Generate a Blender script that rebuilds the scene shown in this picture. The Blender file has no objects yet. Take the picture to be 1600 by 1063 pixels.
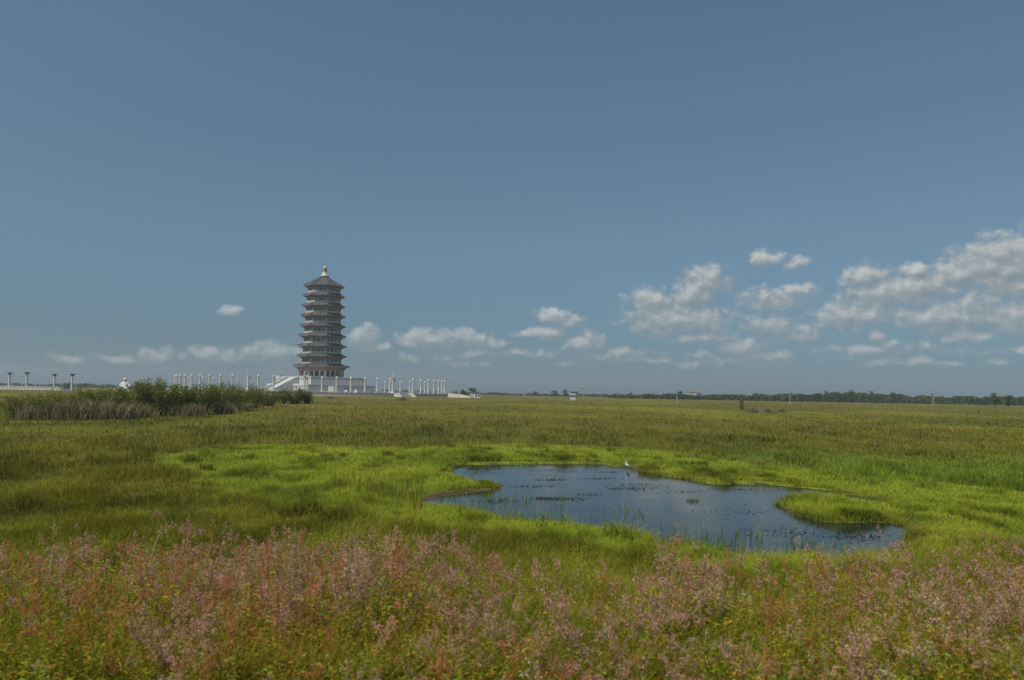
import bpy, math, random
import numpy as np
from mathutils import Vector, Matrix, Euler

R = math.radians
rng = np.random.default_rng(11)
random.seed(5)
scene = bpy.context.scene
col = scene.collection

# ------------------------------------------------------------------ camera
F, CX, CY, H = 1200.0, 800.0, 531.5, 5.0
PITCH = math.atan(83.5 / F)
ROLL = R(1.04)
cam_d = bpy.data.cameras.new('camera')
cam_d.lens = 27.0
cam_d.sensor_width = 36.0
cam_d.clip_start = 0.1
cam_d.clip_end = 30000
cam = bpy.data.objects.new('camera', cam_d)
col.objects.link(cam)
CM = Matrix.Rotation(R(90) + PITCH, 3, 'X') @ Matrix.Rotation(ROLL, 3, 'Z')
cam.matrix_world = Matrix.Translation((0, 0, H)) @ CM.to_4x4()
scene.camera = cam
cam_d.dof.use_dof = True
cam_d.dof.focus_distance = 130
cam_d.dof.aperture_fstop = 1.4
CMn = np.array(CM)


def rays(x, y):
    x = np.asarray(x, float); y = np.asarray(y, float)
    l = np.stack([x - CX, -(y - CY), np.full_like(x, -F)], -1)
    return l @ CMn.T


def at_d(x, y, d):
    """point seen at photo pixel (x, y) at depth d"""
    r = rays(np.array([x]), np.array([y]))[0]
    t = d / r[1]
    return Vector((r[0] * t, d, H + r[2] * t))


def at_z(x, y, z=0.0):
    r = rays(x, y)
    t = (z - H) / np.minimum(r[..., 2], -1e-6)
    return r[..., 0] * t, r[..., 1] * t


def topx(X, Y, Z):
    p = np.stack([X, Y, Z - H], -1) @ CMn
    return CX + F * p[..., 0] / -p[..., 2], CY - F * p[..., 1] / -p[..., 2]


# ------------------------------------------------------------------ noise
def _hash(ix, iy, seed):
    n = (ix.astype(np.int64) * 374761393 + iy.astype(np.int64) * 668265263 + seed * 974711) & 0xffffffff
    n = ((n ^ (n >> 13)) * 1274126177) & 0xffffffff
    n = n ^ (n >> 16)
    return (n & 0xffff) / 65535.0


def vnoise(x, y, seed=0):
    x = np.asarray(x, float); y = np.asarray(y, float)
    ix = np.floor(x); iy = np.floor(y)
    fx = x - ix; fy = y - iy
    fx = fx * fx * (3 - 2 * fx); fy = fy * fy * (3 - 2 * fy)
    a = _hash(ix, iy, seed); b = _hash(ix + 1, iy, seed)
    c = _hash(ix, iy + 1, seed); d = _hash(ix + 1, iy + 1, seed)
    return (a + (b - a) * fx) * (1 - fy) + (c + (d - c) * fx) * fy


def fbm(x, y, seed=0, o=4):
    s = 0.0; a = 0.5; t = 0.0
    for k in range(o):
        s = s + a * vnoise(x * 2 ** k, y * 2 ** k, seed + k * 17); t += a; a *= 0.5
    return s / t


def sstep(a, b, x):
    t = np.clip((x - a) / (b - a), 0, 1)
    return t * t * (3 - 2 * t)


# ------------------------------------------------------------------ pond outline and terrain
WATER = -0.12
POND = [(705, 736), (712, 730), (735, 727), (790, 727), (850, 726), (905, 725), (950, 728), (985, 734), (1010, 740),
        (1040, 746), (1062, 747), (1085, 754), (1125, 758), (1170, 758), (1205, 759), (1245, 762), (1285, 767),
        (1330, 776), (1370, 783), (1395, 790), (1404, 805), (1410, 820), (1422, 830), (1416, 846), (1406, 862),
        (1398, 880), (1340, 890), (1250, 892), (1180, 884), (1120, 872), (1060, 858), (1010, 846), (960, 833),
        (905, 822), (850, 815), (800, 809), (760, 802), (725, 791), (700, 790), (680, 790), (665, 788), (672, 781),
        (700, 775), (745, 770), (785, 766), (796, 761), (780, 756), (745, 750), (722, 743)]
ISLE = [(1203, 789), (1225, 781), (1262, 776), (1300, 776), (1340, 783), (1372, 787), (1412, 786), (1452, 800), (1450, 820), (1425, 824), (1405, 822),
        (1385, 818), (1330, 820), (1280, 818), (1240, 807), (1215, 797)]
MARSH = [(265, 712), (300, 703), (335, 698), (420, 695), (500, 694), (560, 698), (640, 700), (700, 694), (770, 694), (850, 695),
         (925, 697), (1010, 699), (1075, 708), (1110, 718), (1180, 726), (1250, 733), (1330, 742), (1420, 752), (1510, 760),
         (1640, 772), (1700, 800), (1700, 850), (1600, 852), (1500, 856), (1430, 868), (1380, 895), (1250, 905), (1150, 905), (1060, 885),
         (1000, 872), (930, 860), (860, 850), (780, 838), (700, 828), (640, 815), (560, 800), (480, 795), (400, 790), (340, 780),
         (318, 760), (300, 745), (280, 730)]


def poly_world(pts, z):
    a = np.array(pts, float)
    x, y = at_z(a[:, 0], a[:, 1], z)
    return np.stack([x, y], -1)


def smooth_poly(p, n=3):
    for _ in range(n):
        q = np.roll(p, -1, 0)
        p = np.stack([p * .75 + q * .25, p * .25 + q * .75], 1).reshape(-1, 2)
    return p


POND_W = smooth_poly(poly_world(POND, WATER), 1)
ISLE_W = smooth_poly(poly_world(ISLE, WATER), 1)
MARSH_W = poly_world(MARSH, 0.1)


def sdf(X, Y, poly):
    """signed distance, positive inside"""
    X = np.asarray(X, float).ravel(); Y = np.asarray(Y, float).ravel()
    best = np.full(X.shape, 1e18); ins = np.zeros(X.shape, bool)
    n = len(poly)
    for i in range(n):
        ax, ay = poly[i]; bx, by = poly[(i + 1) % n]
        dx, dy = bx - ax, by - ay
        t = np.clip(((X - ax) * dx + (Y - ay) * dy) / (dx * dx + dy * dy + 1e-12), 0, 1)
        best = np.minimum(best, (X - ax - t * dx) ** 2 + (Y - ay - t * dy) ** 2)
        c = ((ay > Y) != (by > Y)) & (X < dx * (Y - ay) / (dy if abs(dy) > 1e-9 else 1e-9) + ax)
        ins ^= c
    d = np.sqrt(best)
    return np.where(ins, d, -d)


def pond_sd(X, Y):
    X = np.asarray(X, float); Y = np.asarray(Y, float)
    out = np.full(X.shape, -50.0)
    m = (Y > 15) & (Y < 75) & (np.abs(X) < 60)
    if m.any():
        x, y = X[m], Y[m]
        wob = (fbm(x * .9, y * .9, 71, 3) - .5) * .7
        out[m] = np.minimum(sdf(x, y, POND_W), -sdf(x, y, ISLE_W)) + wob
    return out


def base_h(X, Y):
    D = np.hypot(X, Y)
    z = 1.5 * sstep(70, 420, D)
    z = z + 1.45 * (1 - sstep(8, 24, Y))
    amp = 0.10 + 0.25 * sstep(60, 140, D)
    z = z + amp * (fbm(X / 9, Y / 9, 3, 3) - .5) * sstep(12, 40, D)
    z = z + 0.35 * (fbm(X / 70, Y / 70, 9, 2) - .5) * sstep(80, 200, D)
    return z


def ground_h(X, Y, sd=None):
    X = np.asarray(X, float); Y = np.asarray(Y, float)
    z = base_h(X, Y)
    if sd is None:
        sd = pond_sd(X, Y)
    k = sstep(-1.6, 0.15, sd)
    z = z * (1 - k) + (WATER - 0.02) * k
    z = z - np.clip(sd, 0, 3) * .25
    return z


def place(x, y, it=6):
    """photo pixels -> points on the terrain"""
    r = rays(x, y)
    z = np.zeros(len(r))
    for _ in range(it):
        t = (z - H) / np.minimum(r[:, 2], -1e-5)
        X = r[:, 0] * t; Y = r[:, 1] * t
        z = ground_h(X, Y)
    return X, Y, z


def gz(x, y):
    return float(ground_h(np.array([x]), np.array([y]))[0])


# ------------------------------------------------------------------ materials
def new_mat(name):
    m = bpy.data.materials.new(name)
    m.use_nodes = True
    nt = m.node_tree
    return m, nt, nt.nodes['Principled BSDF'], nt.nodes['Material Output']


def simple(name, c, rough=.7, var=.12, scale=1.5, spec=.3, metal=0., streak=0.):
    m, nt, b, out = new_mat(name)
    tc = nt.nodes.new('ShaderNodeTexCoord')
    n = nt.nodes.new('ShaderNodeTexNoise'); n.inputs['Scale'].default_value = scale; n.inputs['Detail'].default_value = 5
    mp = nt.nodes.new('ShaderNodeMapping'); mp.inputs['Scale'].default_value = (1, 1, 1 if not streak else streak)
    nt.links.new(tc.outputs['Object'], mp.inputs[0]); nt.links.new(mp.outputs[0], n.inputs['Vector'])
    r = nt.nodes.new('ShaderNodeValToRGB')
    lo = [max(0, v * (1 - var * 1.6)) for v in c]; hi = [min(1, v * (1 + var)) for v in c]
    r.color_ramp.elements[0].position = .3; r.color_ramp.elements[0].color = (*lo, 1)
    r.color_ramp.elements[1].position = .7; r.color_ramp.elements[1].color = (*hi, 1)
    nt.links.new(n.outputs['Fac'], r.inputs[0]); nt.links.new(r.outputs[0], b.inputs['Base Color'])
    b.inputs['Roughness'].default_value = rough
    b.inputs['Specular IOR Level'].default_value = spec
    b.inputs['Metallic'].default_value = metal
    return m


def leaf_mat(name, trans=.35, gloss=.06):
    m, nt, b, out = new_mat(name)
    nt.nodes.remove(b)
    at = nt.nodes.new('ShaderNodeAttribute'); at.attribute_name = 'Col'
    d = nt.nodes.new('ShaderNodeBsdfDiffuse'); t = nt.nodes.new('ShaderNodeBsdfTranslucent')
    mx = nt.nodes.new('ShaderNodeMixShader'); mx.inputs[0].default_value = trans
    nt.links.new(at.outputs['Color'], d.inputs[0]); nt.links.new(at.outputs['Color'], t.inputs[0])
    nt.links.new(d.outputs[0], mx.inputs[1]); nt.links.new(t.outputs[0], mx.inputs[2])
    if gloss:
        g = nt.nodes.new('ShaderNodeBsdfGlossy'); g.inputs['Roughness'].default_value = .45
        g.inputs[0].default_value = (.8, .85, .8, 1)
        m2 = nt.nodes.new('ShaderNodeMixShader'); m2.inputs[0].default_value = gloss
        nt.links.new(mx.outputs[0], m2.inputs[1]); nt.links.new(g.outputs[0], m2.inputs[2]); mx = m2
    nt.links.new(mx.outputs[0], out.inputs[0])
    return m


M = {}
M['grass'] = leaf_mat('grass_blades', .40, 0)
M['leaf'] = leaf_mat('leaves', .35, 0)
M['dry'] = leaf_mat('dry_twigs', .05, 0)
M['marble'] = simple('white_marble', (.58, .57, .54), .6, .06, .35)
M['marble_warm'] = simple('cream_marble', (.56, .525, .46), .6, .08, .5)
M['parapet'] = simple('parapet_stone', (.47, .455, .43), .6, .06, .35)
M['wall'] = simple('pale_wall', (.40, .385, .36), .7, .05, .4)
M['tile'] = simple('grey_roof_tile', (.082, .080, .078), .65, .18, .9)
M['ridge'] = simple('grey_ridge', (.12, .118, .115), .6, .1, .9)
M['eave'] = simple('beige_timber', (.27, .245, .215), .7, .1, .8)
M['bracket'] = simple('painted_bracket', (.19, .17, .15), .7, .3, 1.6)
M['beam'] = simple('ochre_beam', (.33, .26, .225), .7, .15, .8)
M['gold'] = simple('gilded_bronze', (.30, .26, .17), .5, .15, 1.5, .5, .25)
M['glass'] = simple('dark_window', (.045, .05, .055), .25, .2, 1, .5)
M['frame'] = simple('window_frame', (.30, .29, .28), .6, .1, 1)
M['dark'] = simple('dark_opening', (.02, .02, .022), .8, .2, 1)
M['greystone'] = simple('grey_stone', (.30, .295, .28), .75, .1, .6)
M['capital'] = simple('dark_bronze', (.075, .075, .08), .6, .2, 1)
M['red'] = simple('red_cloth', (.36, .03, .035), .8, .1, 1)
M['steel'] = simple('grey_steel', (.35, .36, .37), .45, .1, 1, .4, .3)
M['mast'] = simple('hazed_mast_grey', (.36, .39, .41), .6, .05, .2)  # paleness of the distant air is put into this grey
M['concrete'] = simple('pale_concrete', (.40, .38, .35), .8, .1, .8)
M['cream'] = simple('cream_render', (.50, .47, .39), .8, .06, .3)
M['redroof'] = simple('red_roof', (.22, .155, .135), .7, .15, .5)
M['bark'] = simple('bark', (.10, .08, .06), .9, .25, 4, .1)
M['blue'] = simple('blue_car_paint', (.05, .09, .25), .3, .05, 1, .5)
M['rubber'] = simple('rubber', (.02, .02, .02), .8, .1, 2)
M['white'] = simple('white_paint', (.56, .56, .55), .6, .05, .5)
M['plumage'] = simple('white_plumage', (.80, .78, .72), .8, .05, 30)
M['beak'] = simple('dark_beak', (.08, .07, .04), .5, .1, 20)


# ------------------------------------------------------------------ mesh helpers
def raw_mesh(name, V, loops, starts, colr=None, mats=()):
    me = bpy.data.meshes.new(name)
    V = np.ascontiguousarray(V, np.float32)
    me.vertices.add(len(V)); me.vertices.foreach_set('co', V.ravel())
    me.loops.add(len(loops)); me.loops.foreach_set('vertex_index', np.ascontiguousarray(loops, np.int32))
    me.polygons.add(len(starts)); me.polygons.foreach_set('loop_start', np.ascontiguousarray(starts, np.int32))
    me.update(calc_edges=True)
    if colr is not None:
        a = me.color_attributes.new('Col', 'FLOAT_COLOR', 'POINT')
        c = np.ones((len(V), 4), np.float32); c[:, :3] = colr
        a.data.foreach_set('color', c.ravel())
    for m in mats:
        me.materials.append(m)
    return me


def quad_mesh(name, V, Q, colr=None, mats=()):
    Q = np.asarray(Q, np.int32)
    return raw_mesh(name, V, Q.ravel(), np.arange(0, Q.size, 4), colr, mats)


def link(name, me, parent=None, loc=None):
    o = bpy.data.objects.new(name, me)
    col.objects.link(o)
    if parent is not None:
        o.parent = parent
    if loc is not None:
        o.location = loc
    return o


def tag(o, label=None, cat=None, group=None, kind=None):
    if label: o['label'] = label
    if cat: o['category'] = cat
    if group: o['group'] = group
    if label and not kind: kind = 'thing'
    if kind: o['kind'] = kind
    return o


def empty(name, loc, rz=0., label=None, cat=None, group=None):
    o = bpy.data.objects.new(name, None)
    col.objects.link(o)
    o.location = loc; o.rotation_euler = (0, 0, rz)
    o.empty_display_size = .3
    return tag(o, label, cat, group)


def copy_tree(o, parent=None):
    c = o.copy(); col.objects.link(c)
    if parent is not None: c.parent = parent
    for ch in [x for x in o.children]:
        copy_tree(ch, c)
    return c


class MB:
    def __init__(self):
        self.v = []; self.f = []

    def add(self, vs, fs):
        n = len(self.v)
        self.v += [tuple(p) for p in vs]
        self.f += [tuple(i + n for i in q) for q in fs]
        return self

    def box(self, c, s, rz=0., taper=1.):
        cx, cy, cz = c; a, b, h = s[0] / 2, s[1] / 2, s[2] / 2
        ca, sa = math.cos(rz), math.sin(rz)
        vs = []
        for z, k in ((-h, 1.), (h, taper)):
            for x, y in ((-a, -b), (a, -b), (a, b), (-a, b)):
                vs.append((cx + (x * ca - y * sa) * k, cy + (x * sa + y * ca) * k, cz + z))
        return self.add(vs, [(3, 2, 1, 0), (4, 5, 6, 7), (0, 1, 5, 4), (1, 2, 6, 5), (2, 3, 7, 6), (3, 0, 4, 7)])

    def lathe(self, prof, seg=12, c=(0, 0, 0), rot=0., caps=True):
        vs = []
        for r, z in prof:
            for k in range(seg):
                a = rot + 2 * math.pi * k / seg
                vs.append((c[0] + r * math.cos(a), c[1] + r * math.sin(a), c[2] + z))
        fs = []
        for i in range(len(prof) - 1):
            for k in range(seg):
                j = (k + 1) % seg
                fs.append((i * seg + k, i * seg + j, (i + 1) * seg + j, (i + 1) * seg + k))
        if caps:
            fs.append(tuple(reversed(range(seg))))
            fs.append(tuple(range((len(prof) - 1) * seg, len(prof) * seg)))
        return self.add(vs, fs)

    def tube(self, pts, rad, seg=6):
        pts = [Vector(p) for p in pts]
        vs = []; fs = []
        for i, p in enumerate(pts):
            d = (pts[min(i + 1, len(pts) - 1)] - pts[max(i - 1, 0)]).normalized()
            up = Vector((0, 0, 1)) if abs(d.z) < .95 else Vector((1, 0, 0))
            s = d.cross(up).normalized(); u = s.cross(d)
            r = rad[i] if hasattr(rad, '__len__') else rad
            for k in range(seg):
                a = 2 * math.pi * k / seg
                vs.append(p + s * (r * math.cos(a)) + u * (r * math.sin(a)))
        for i in range(len(pts) - 1):
            for k in range(seg):
                j = (k + 1) % seg
                fs.append((i * seg + k, i * seg + j, (i + 1) * seg + j, (i + 1) * seg + k))
        fs.append(tuple(reversed(range(seg)))); fs.append(tuple(range((len(pts) - 1) * seg, len(pts) * seg)))
        return self.add(vs, fs)

    def ext(self, poly, z0, z1):
        """vertical prism over a 2-D outline"""
        n = len(poly)
        vs = [(x, y, z0) for x, y in poly] + [(x, y, z1) for x, y in poly]
        return self.add(vs, [tuple(reversed(range(n))), tuple(range(n, 2 * n))] +
                        [(i, (i + 1) % n, n + (i + 1) % n, n + i) for i in range(n)])

    def build(self, name, mat, parent=None, loc=None, smooth=False):
        me = bpy.data.meshes.new(name)
        me.from_pydata(self.v, [], self.f); me.update()
        me.materials.append(mat)
        if smooth:
            me.polygons.foreach_set('use_smooth', [True] * len(me.polygons))
            try: me.set_sharp_from_angle(angle=R(40))
            except Exception: pass
        return link(name, me, parent, loc)


# ------------------------------------------------------------------ world: sky and clouds
SUN_AZ, SUN_EL = R(-50), R(54)       # azimuth measured from the direction towards the camera, negative = left
SUN = Vector((math.sin(SUN_AZ) * math.cos(SUN_EL), -math.cos(SUN_AZ) * math.cos(SUN_EL), math.sin(SUN_EL)))
SKY_STRENGTH = .10

CLOUDS = [(1540, 415, 46, 29, 0), (1498, 428, 34, 18, 0), (1600, 398, 38, 28, 0), (1566, 395, 36, 24, 0), (1575, 422, 50, 28, 0), (1440, 448, 46, 22, .1), (1400, 455, 50, 20, .15),
          (1350, 432, 38, 17, .25), (1372, 462, 48, 18, .2), (1428, 424, 20, 10, 0), (1580, 448, 45, 14, .25),
          (1198, 404, 24, 13, .35), (1245, 411, 26, 12, .45), (1104, 440, 32, 24, .2), (1085, 460, 34, 20, .2), (1018, 470, 36, 17, .1),
          (1052, 500, 70, 23, .05), (1105, 505, 40, 18, .25), (1095, 527, 60, 9, .3), (1210, 468, 58, 21, .45), (1250, 455, 30, 12, .45),
          (1215, 512, 58, 20, .35), (1258, 526, 26, 9, .35), (1322, 495, 46, 20, .05), (1360, 492, 30, 13, .15),
          (1482, 496, 74, 19, .15), (1522, 478, 34, 18, .2), (1432, 505, 32, 12, .4), (1592, 497, 38, 24, .1), (1515, 524, 40, 10, .35),
          (1160, 541, 34, 13, .2), (1196, 557, 54, 10, .45), (1370, 525, 16, 13, .45), (1350, 547, 36, 9, .3), (1387, 538, 12, 8, .3),
          (1440, 537, 15, 8, .5), (1380, 566, 30, 7, .4), (1437, 564, 20, 9, .25), (1475, 568, 36, 5, .45), (1560, 567, 17, 6, .4),
          (1596, 545, 14, 7, .45), (912, 536, 26, 13, .05), (918, 526, 12, 10, .1), (862, 495, 24, 13, .15), (852, 520, 32, 11, .1),
          (888, 503, 30, 14, .4), (818, 521, 20, 7, .4), (668, 530, 45, 15, 0), (646, 536, 26, 9, .1), (732, 528, 36, 13, .3),
          (768, 537, 32, 11, .4), (746, 550, 24, 8, .25), (792, 549, 36, 9, .5), (572, 528, 24, 17, .15), (590, 541, 28, 9, .4),
          (432, 549, 44, 11, .2), (324, 553, 24, 13, .25), (365, 558, 62, 11, .4), (252, 558, 34, 14, .3), (186, 563, 30, 8, .4),
          (110, 561, 34, 7, .5), (358, 486, 17, 9, .45), (842, 553, 42, 9, .55), (882, 570, 32, 6, .6), (970, 549, 26, 11, .5),
          (1020, 564, 54, 7, .55), (1082, 570, 30, 8, .5), (1096, 555, 22, 10, .4), (700, 556, 120, 13, .66), (960, 556, 110, 12, .66), (1140, 566, 120, 12, .66), (1330, 550, 130, 16, .7), (440, 560, 120, 12, .66), (200, 562, 130, 10, .7), (1480, 545, 110, 12, .7), (1180, 490, 90, 30, .72), (640, 562, 44, 6, .55), (725, 571, 64, 6, .6)]


def build_world():
    w = bpy.data.worlds.new('World'); scene.world = w
    w.use_nodes = True
    nt = w.node_tree; N = nt.nodes; L = nt.links
    bg = N['Background']; bg.inputs['Strength'].default_value = SKY_STRENGTH
    sky = N.new('ShaderNodeTexSky'); sky.sky_type = 'NISHITA'; sky.sun_disc = False
    sky.sun_elevation = SUN_EL
    sky.sun_rotation = math.atan2(SUN.x, SUN.y)
    sky.air_density = 1.0; sky.dust_density = 0.7; sky.ozone_density = 1.6; sky.altitude = 150
    tc = N.new('ShaderNodeTexCoord')
    sep = N.new('ShaderNodeSeparateXYZ'); L.new(tc.outputs['Generated'], sep.inputs[0])

    def math_(op, a=None, b=None, c=None, clamp=False):
        n = N.new('ShaderNodeMath'); n.operation = op; n.use_clamp = clamp
        for i, v in enumerate((a, b, c)):
            if v is None: continue
            if isinstance(v, (int, float)): n.inputs[i].default_value = v
            else: L.new(v, n.inputs[i])
        return n.outputs[0]

    def vmath(op, a=None, b=None, c=None):
        n = N.new('ShaderNodeVectorMath'); n.operation = op
        for i, v in enumerate((a, b, c)):
            if v is None: continue
            if isinstance(v, (tuple, Vector)): n.inputs[i].default_value = v
            else: L.new(v, n.inputs[i])
        return n.outputs['Value'] if op in ('LENGTH', 'DOT_PRODUCT') else n.outputs[0]

    K = 12.0
    u = math_('MULTIPLY', math_('ARCTAN2', sep.outputs[0], sep.outputs[1]), K)
    v = math_('MULTIPLY', math_('ARCSINE', sep.outputs[2]), K)
    cb = N.new('ShaderNodeCombineXYZ'); L.new(u, cb.inputs[0]); L.new(v, cb.inputs[1])
    p0 = cb.outputs[0]
    # thin the milky horizon of the sky model the way the photograph shows it
    ramp = N.new('ShaderNodeValToRGB'); L.new(math_('MULTIPLY', v, 1 / 8.0, clamp=True), ramp.inputs[0])
    e = ramp.color_ramp.elements
    e[0].position = 0.0; e[0].color = SKY_TINT[0]
    e[1].position = 1.0; e[1].color = SKY_TINT[-1]
    for pos, c in zip((.12, .3, .6), SKY_TINT[1:4]):
        k = e.new(pos); k.color = c
    mul = N.new('ShaderNodeMix'); mul.data_type = 'RGBA'; mul.blend_type = 'MULTIPLY'; mul.inputs[0].default_value = 1
    L.new(sky.outputs[0], mul.inputs[6]); L.new(ramp.outputs[0], mul.inputs[7])

    def density(p):
        nz = N.new('ShaderNodeTexNoise'); nz.inputs['Scale'].default_value = 2.3; nz.inputs['Detail'].default_value = 5
        nz.inputs['Roughness'].default_value = .58; nz.noise_dimensions = '2D'
        L.new(vmath('MULTIPLY', p, (1, 1.25, 1)), nz.inputs['Vector'])
        wv = vmath('MULTIPLY', vmath('SUBTRACT', nz.outputs['Color'], (.5, .5, .5)), (.24, .16, 0))
        q = vmath('ADD', p, wv)
        cur = None
        for (x, y, rx, ry, c) in CLOUDS:
            d = rays(np.array([x]), np.array([y]))[0]; d = d / np.linalg.norm(d)
            uu = math.atan2(d[0], d[1]) * K; vv = math.asin(d[2]) * K
            k_ = 1.46 if c < .22 else 1.32
            ix, iy = 100 / (rx * k_), 100 / (ry * k_ * 1.05)
            l = vmath('LENGTH', vmath('MULTIPLY_ADD', q, (ix, iy, 0), (-uu * ix, -vv * iy, c)))
            cur = l if cur is None else math_('MINIMUM', cur, l)
        vo = N.new('ShaderNodeTexVoronoi'); vo.feature = 'SMOOTH_F1'; vo.inputs['Scale'].default_value = 5.0
        vo.inputs['Detail'].default_value = 2.0; vo.inputs['Roughness'].default_value = .55; vo.inputs['Smoothness'].default_value = .8
        vo.normalize = True; vo.voronoi_dimensions = '2D'
        L.new(vmath('MULTIPLY', q, (1, 1.25, 1)), vo.inputs['Vector'])
        n2 = N.new('ShaderNodeTexNoise'); n2.inputs['Scale'].default_value = 9.0; n2.inputs['Detail'].default_value = 4
        n2.inputs['Roughness'].default_value = .6; n2.noise_dimensions = '2D'; L.new(p, n2.inputs['Vector'])
        n3 = math_('ADD', math_('MULTIPLY', math_('SUBTRACT', .30, vo.outputs['Distance']), 1.05), math_('MULTIPLY', math_('SUBTRACT', n2.outputs[0], .5), .30))
        return math_('ADD', math_('SUBTRACT', 1.0, cur), n3)

    d0 = density(p0)
    d1 = density(vmath('ADD', p0, (-.055, .10, 0)))
    alpha = N.new('ShaderNodeMapRange'); alpha.interpolation_type = 'SMOOTHSTEP'
    alpha.inputs[1].default_value = .02; alpha.inputs[2].default_value = .64; alpha.inputs[3].default_value = 0; alpha.inputs[4].default_value = .9
    L.new(d0, alpha.inputs[0])
    # fade with distance: clouds low over the horizon dissolve in the air
    low = N.new('ShaderNodeMapRange'); low.inputs[1].default_value = .25; low.inputs[2].default_value = 1.5
    low.inputs[3].default_value = .5; low.inputs[4].default_value = 1.0; L.new(v, low.inputs[0])
    al = math_('MULTIPLY', alpha.outputs[0], low.outputs[0])
    lit = math_('ADD', math_('MULTIPLY', math_('SUBTRACT', d0, d1), .95), .40, clamp=True)  # cloud sides towards the sun painted brighter, far sides darker
    cr = N.new('ShaderNodeValToRGB'); L.new(lit, cr.inputs[0])
    for i, (pos, c) in enumerate(CLOUD_RAMP):
        k = cr.color_ramp.elements[i] if i < 2 else cr.color_ramp.elements.new(pos)
        k.position = pos; k.color = (*[q / SKY_STRENGTH for q in c], 1)
    mx = N.new('ShaderNodeMix'); mx.data_type = 'RGBA'
    L.new(al, mx.inputs[0]); L.new(mul.outputs[2], mx.inputs[6]); L.new(cr.outputs[0], mx.inputs[7])
    L.new(mx.outputs[2], bg.inputs[0])


SKY_TINT = [(.22, .35, .51, 1), (.345, .46, .55, 1), (.58, .665, .65, 1), (.74, .83, .76, 1), (.88, .94, .88, 1)]
CLOUD_RAMP = [(0., (.225, .275, .305)), (.42, (.31, .35, .365)), (1., (.56, .58, .565))]
build_world()
sd_ = bpy.data.lights.new('sun', 'SUN'); sd_.energy = 3.9; sd_.angle = R(.53); sd_.color = (1, .95, .87)
so = bpy.data.objects.new('sun', sd_); col.objects.link(so)
so.rotation_euler = SUN.to_track_quat('Z', 'Y').to_euler(); so.location = (-60, -30, 80)
vs = scene.view_settings
vs.view_transform = 'Standard'; vs.look = 'None'; vs.exposure = 0.0; vs.gamma = 1


# ------------------------------------------------------------------ ground colour
def lerp(a, b, t):
    return a + (b - a) * t[:, None]


C_OLIVE = np.array((.160, .158, .023)); C_YELL = np.array((.265, .255, .029)); C_RUST = np.array((.22, .155, .040))
C_DARK = np.array((.102, .113, .020)); C_MARSH = np.array((.35, .41, .045)); C_MARSHY = np.array((.43, .45, .052))
C_FRESH = np.array((.19, .27, .028))


def marsh_sd(X, Y):
    X = np.asarray(X, float); Y = np.asarray(Y, float)
    out = np.full(X.shape, -50.)
    m = (Y > 15) & (Y < 95) & (np.abs(X) < 75)
    if m.any():
        out[m] = sdf(X[m], Y[m], MARSH_W) + (fbm(X[m] / 2.2, Y[m] / 2.2, 31, 3) - .5) * 5.0
    return out


def meadow_col(X, Y):
    D = np.hypot(X, Y)
    n1 = fbm(X / 26, Y / 34, 41, 4); n2 = fbm(X / 9, Y / 14, 51, 3); n3 = fbm(X / 60, Y / 45, 61, 3)
    c = np.tile(C_OLIVE, (len(X), 1))
    far = sstep(90, 230, D)
    c = lerp(c, C_YELL, sstep(.45, .75, n1) * (.45 + .4 * far))
    c = lerp(c, C_DARK, sstep(.50, .74, n2) * (.75 - .35 * far))
    c = lerp(c, C_RUST, sstep(.50, .70, n3) * sstep(60, 170, D) * .6)
    c = lerp(c, np.array((.21, .165, .055)), sstep(230, 480, D) * .30 * sstep(.3, .7, n2))
    # fresher mixed grass between the marsh and the near bank
    nb = 1 - sstep(28, 46, Y)
    c = lerp(c, np.array((.235, .245, .028)), nb * (.15 + .70 * sstep(.3, .55, fbm(X / 3, Y / 3, 141, 3))))
    # greener stand on the right beyond the pond
    g = sstep(12, 26, X) * (1 - sstep(60, 80, Y)) * sstep(30, 38, Y)
    c = lerp(c, C_FRESH, g * .7)
    return c


def marsh_col(X, Y):
    n = fbm(X / 5, Y / 7, 81, 3); n2 = fbm(X / 1.6, Y / 2.4, 91, 3)
    c = lerp(np.tile(C_MARSH, (len(X), 1)), C_MARSHY, sstep(.45, .8, n))
    c = lerp(c, C_FRESH, sstep(.48, .75, n2) * .55)
    n3 = fbm(X / 3.2, Y / 5.5, 191, 3)
    c = lerp(c, np.array((.15, .19, .028)), sstep(.5, .72, n3) * .7)
    return c


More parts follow.
